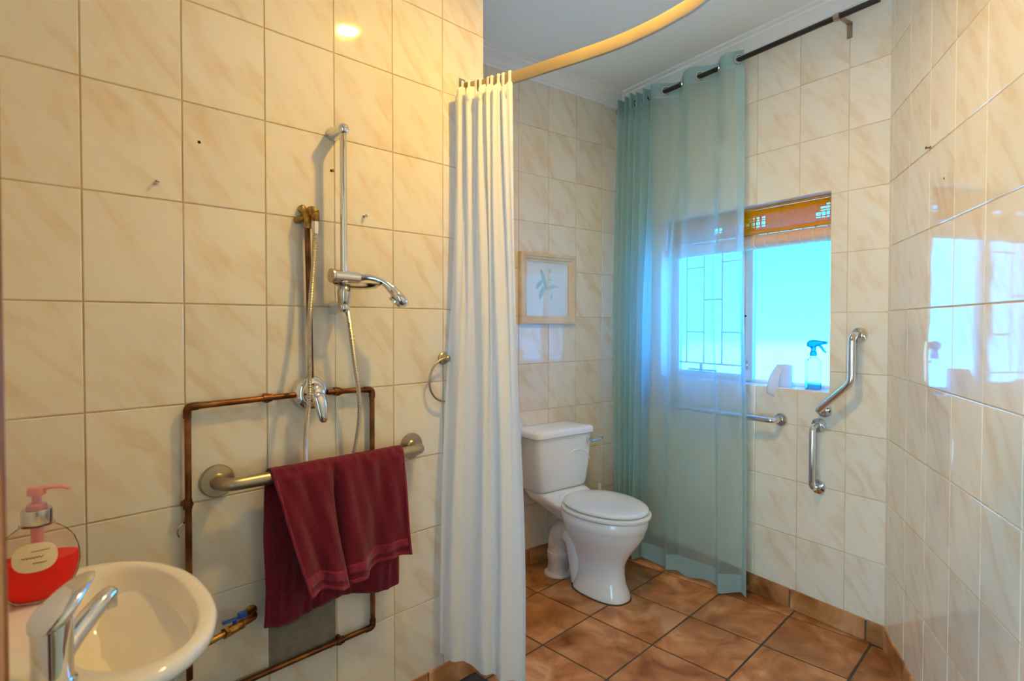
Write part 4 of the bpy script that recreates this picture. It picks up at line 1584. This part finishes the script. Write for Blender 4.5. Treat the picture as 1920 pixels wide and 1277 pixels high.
under = lambda d, z: [Vector((p.x * .94 * (1 - d), .0 + (p.y) * (1 - d * 1.1) + .001, z)) for p in outline(0, z)]
rings = [under(.52, -.185), under(.46, -.17), under(.33, -.12), under(.17, -.065), under(.06, -.032), outline(.006, -.026), outline(0, -.018), outline(0, -.008), outline(.003, -.002), outline(.010, .0),
         lerp_r(outline(.014, 0), bowl(1.04, -.001), .55), bowl(1.03, -.001), bowl(1.0, -.004), bowl(.96, -.016), bowl(.88, -.05), bowl(.74, -.09), bowl(.5, -.118), bowl(.2, -.128), bowl(.1, -.1285)]
G().loft(rings).build('bowl', 'basin', bs, angle=70)
G().lathe([(.022, -.1275), (.022, -.1255), (.016, -.1255), (.012, -.130), (.0001, -.130)], 24, Matrix.Translation((-.004, .212, 0))).build('drain', 'chrome', bs)
wt = G()
wt.tube(cr([(-.004, .16, -.18), (-.004, .16, -.26), (-.004, .145, -.30), (-.004, .115, -.31), (-.004, .085, -.28), (-.004, .06, -.27), (-.004, .005, -.27)], 5), .018, 16)
wt.build('waste_trap', 'pipe_plastic', bs)

# mixer tap in the basin's near tap hole
FX, FY = .172, .110
ft = thing('basin_mixer', 'chrome single-lever basin mixer with a slanted top', 'tap', WE.mat(BX + FX, BZ, FY) @ Matrix.Rotation(math.radians(133), 4, 'Z') @ Matrix.Scale(.92, 4))
# local +x of the tap now points along the spout
G().lathe([(.0285, .0005), (.0285, .006), (.0255, .009), (.0250, .012)], 32).build('base_ring', 'chrome', ft)
nb = 36
rings = []
for r, f in ((.0248, 0), (.0240, .3), (.0245, .6), (.0252, .93), (.0252, 1.0)):
    rings.append([Vector((r * math.cos(2 * PI * k / nb), r * math.sin(2 * PI * k / nb), .010 + f * (.082 + .010 * math.cos(2 * PI * k / nb)))) for k in range(nb)])
G().loft(rings).build('body', 'chrome', ft, angle=50)
# lever: sloping cap that rises and narrows to a beak
rings = []
for x, zt, zb, hw in ((-.0265, .086, .080, .006), (-.024, .092, .081, .014), (-.016, .100, .084, .0222), (-.004, .108, .088, .0260), (.010, .1145, .092, .0260), (.022, .1195, .099, .0238), (.036, .124, .110, .0208), (.050, .1275, .118, .0172), (.062, .130, .124, .0125), (.070, .1305, .1275, .006)):
    ring = []
    for k in range(24):
        a = 2 * PI * k / 24
        c, s = math.cos(a), math.sin(a)
        q = (abs(c) ** 2.6 + abs(s) ** 2.6) ** (-1 / 2.6)
        ring.append(Vector((x, hw * c * q, (zt + zb) / 2 + (zt - zb) / 2 * s * q)))
    rings.append(ring)
G().loft(rings).build('lever', 'chrome', ft, angle=60)
sp2 = cr([(.012, 0, .034), (.034, 0, .048), (.062, 0, .062), (.088, 0, .073), (.104, 0, .078)], 6)
G().tube(sp2, [.0165 - .0045 * i / (len(sp2) - 1) for i in range(len(sp2))], 20).ball((.104, 0, .078), .0121, 16).build('spout', 'chrome', ft, angle=60)
G().tube([(.1045, 0, .076), (.1065, 0, .058)], [.0105, .0098], 18).build('aerator', 'dull_chrome', ft)

# soap bottle on the back corner of the basin
FACE = math.atan2(-.94, .79)          # turned towards the room
sb2 = thing('soap_bottle', 'round clear pump bottle half full of bright red liquid soap', 'soap bottle', Matrix.Translation(WE.pt(BX - .135, BZ + .0005, .118)) @ Matrix.Rotation(FACE + PI / 2, 4, 'Z') @ Matrix.Diagonal((1, 1, 1.10, 1)))
bp_ = [(.030, 0), (.036, .002), (.046, .014), (.0545, .034), (.0575, .052), (.0560, .070), (.0500, .088), (.0400, .101), (.0280, .110), (.0190, .115), (.0175, .118)]
G().lathe([(.0001, 0)] + bp_, 40, sx=1.0, sy=.62).build('shell', 'clear_pink', sb2, angle=60)
inner = [(.0001, .002), (.028, .002), (.0345, .005), (.0445, .016), (.0530, .035), (.0558, .052), (.0552, .064), (.0001, .0645)]
G().lathe(inner, 40, sx=1.0, sy=.60).build('liquid', 'red_soap', sb2, angle=50)
G().lathe([(.0235, .114), (.0240, .1155), (.0235, .117), (.0170, .117)], 28, sy=.8).build('neck_ring', 'clear_pink', sb2)
G().lathe([(.0205, .117), (.0212, .118), (.0212, .138), (.0200, .139), (.0001, .139)], 28).build('collar', 'dull_chrome', sb2, label='silver collar')
G().lathe([(.0145, .139), (.0135, .146), (.0085, .147), (.0065, .150), (.0065, .163), (.0001, .163)], 18).build('pump_stem', 'pink', sb2)
ph = G()
ph.lathe([(.0125, .160), (.0130, .166), (.0110, .172), (.0001, .173)], 18)
ph.tube(cr([(0, 0, .169), (.018, -.006, .1705), (.034, -.012, .1695), (.044, -.016, .166)], 4), [.0065, .006, .0058, .0055, .0052, .005, .0048, .0046, .0044, .0042, .004, .0038, .0036], 12, flat=(.6, 1.2))
ph.build('pump_head', 'pink', sb2)
G().tube([(0, 0, .115), (0, 0, .085)], .0085, 12).build('pump_tube', 'pink', sb2)
G().tube([(0, 0, .09), (.004, 0, .01)], .003, 8).build('dip_tube', 'clear', sb2)


def bot_r(z):
    for (r0, q0), (r1, q1) in zip(bp_, bp_[1:]):
        if q0 <= z <= q1:
            return r0 + (r1 - r0) * (z - q0) / (q1 - q0)
    return .05


def on_bottle(x, z, off=.0006):
    r = bot_r(z)
    return Vector((x, -.62 * math.sqrt(max(r * r - x * x, 1e-6)) - off, z))


lab = G()
rings = []
for f in (1.0, .66, .33, .02):
    rings.append([on_bottle(-.003 + .029 * f * math.cos(2 * PI * k / 36) * (abs(math.cos(2 * PI * k / 36)) ** 2.6 + abs(math.sin(2 * PI * k / 36)) ** 2.6) ** (-1 / 2.6),
                            .0735 + .0205 * f * math.sin(2 * PI * k / 36) * (abs(math.cos(2 * PI * k / 36)) ** 2.6 + abs(math.sin(2 * PI * k / 36)) ** 2.6) ** (-1 / 2.6)) for k in range(36)])
lab.loft(rings, False, True)
lo_ = lab.build('paper_label', 'soap_label', sb2, angle=60, label='cream oval label with faded script')
ink = G()
for z, xa, xb, a in ((.083, -.008, .016, .0006), (.0745, -.020, .008, .0012), (.066, -.006, .012, .0007)):
    ink.tube([on_bottle(xa + (xb - xa) * i / 24, z + a * math.sin(i * 1.7), .0010) for i in range(25)], .00045, 5)
ink.build('script', 'ink', lo_)
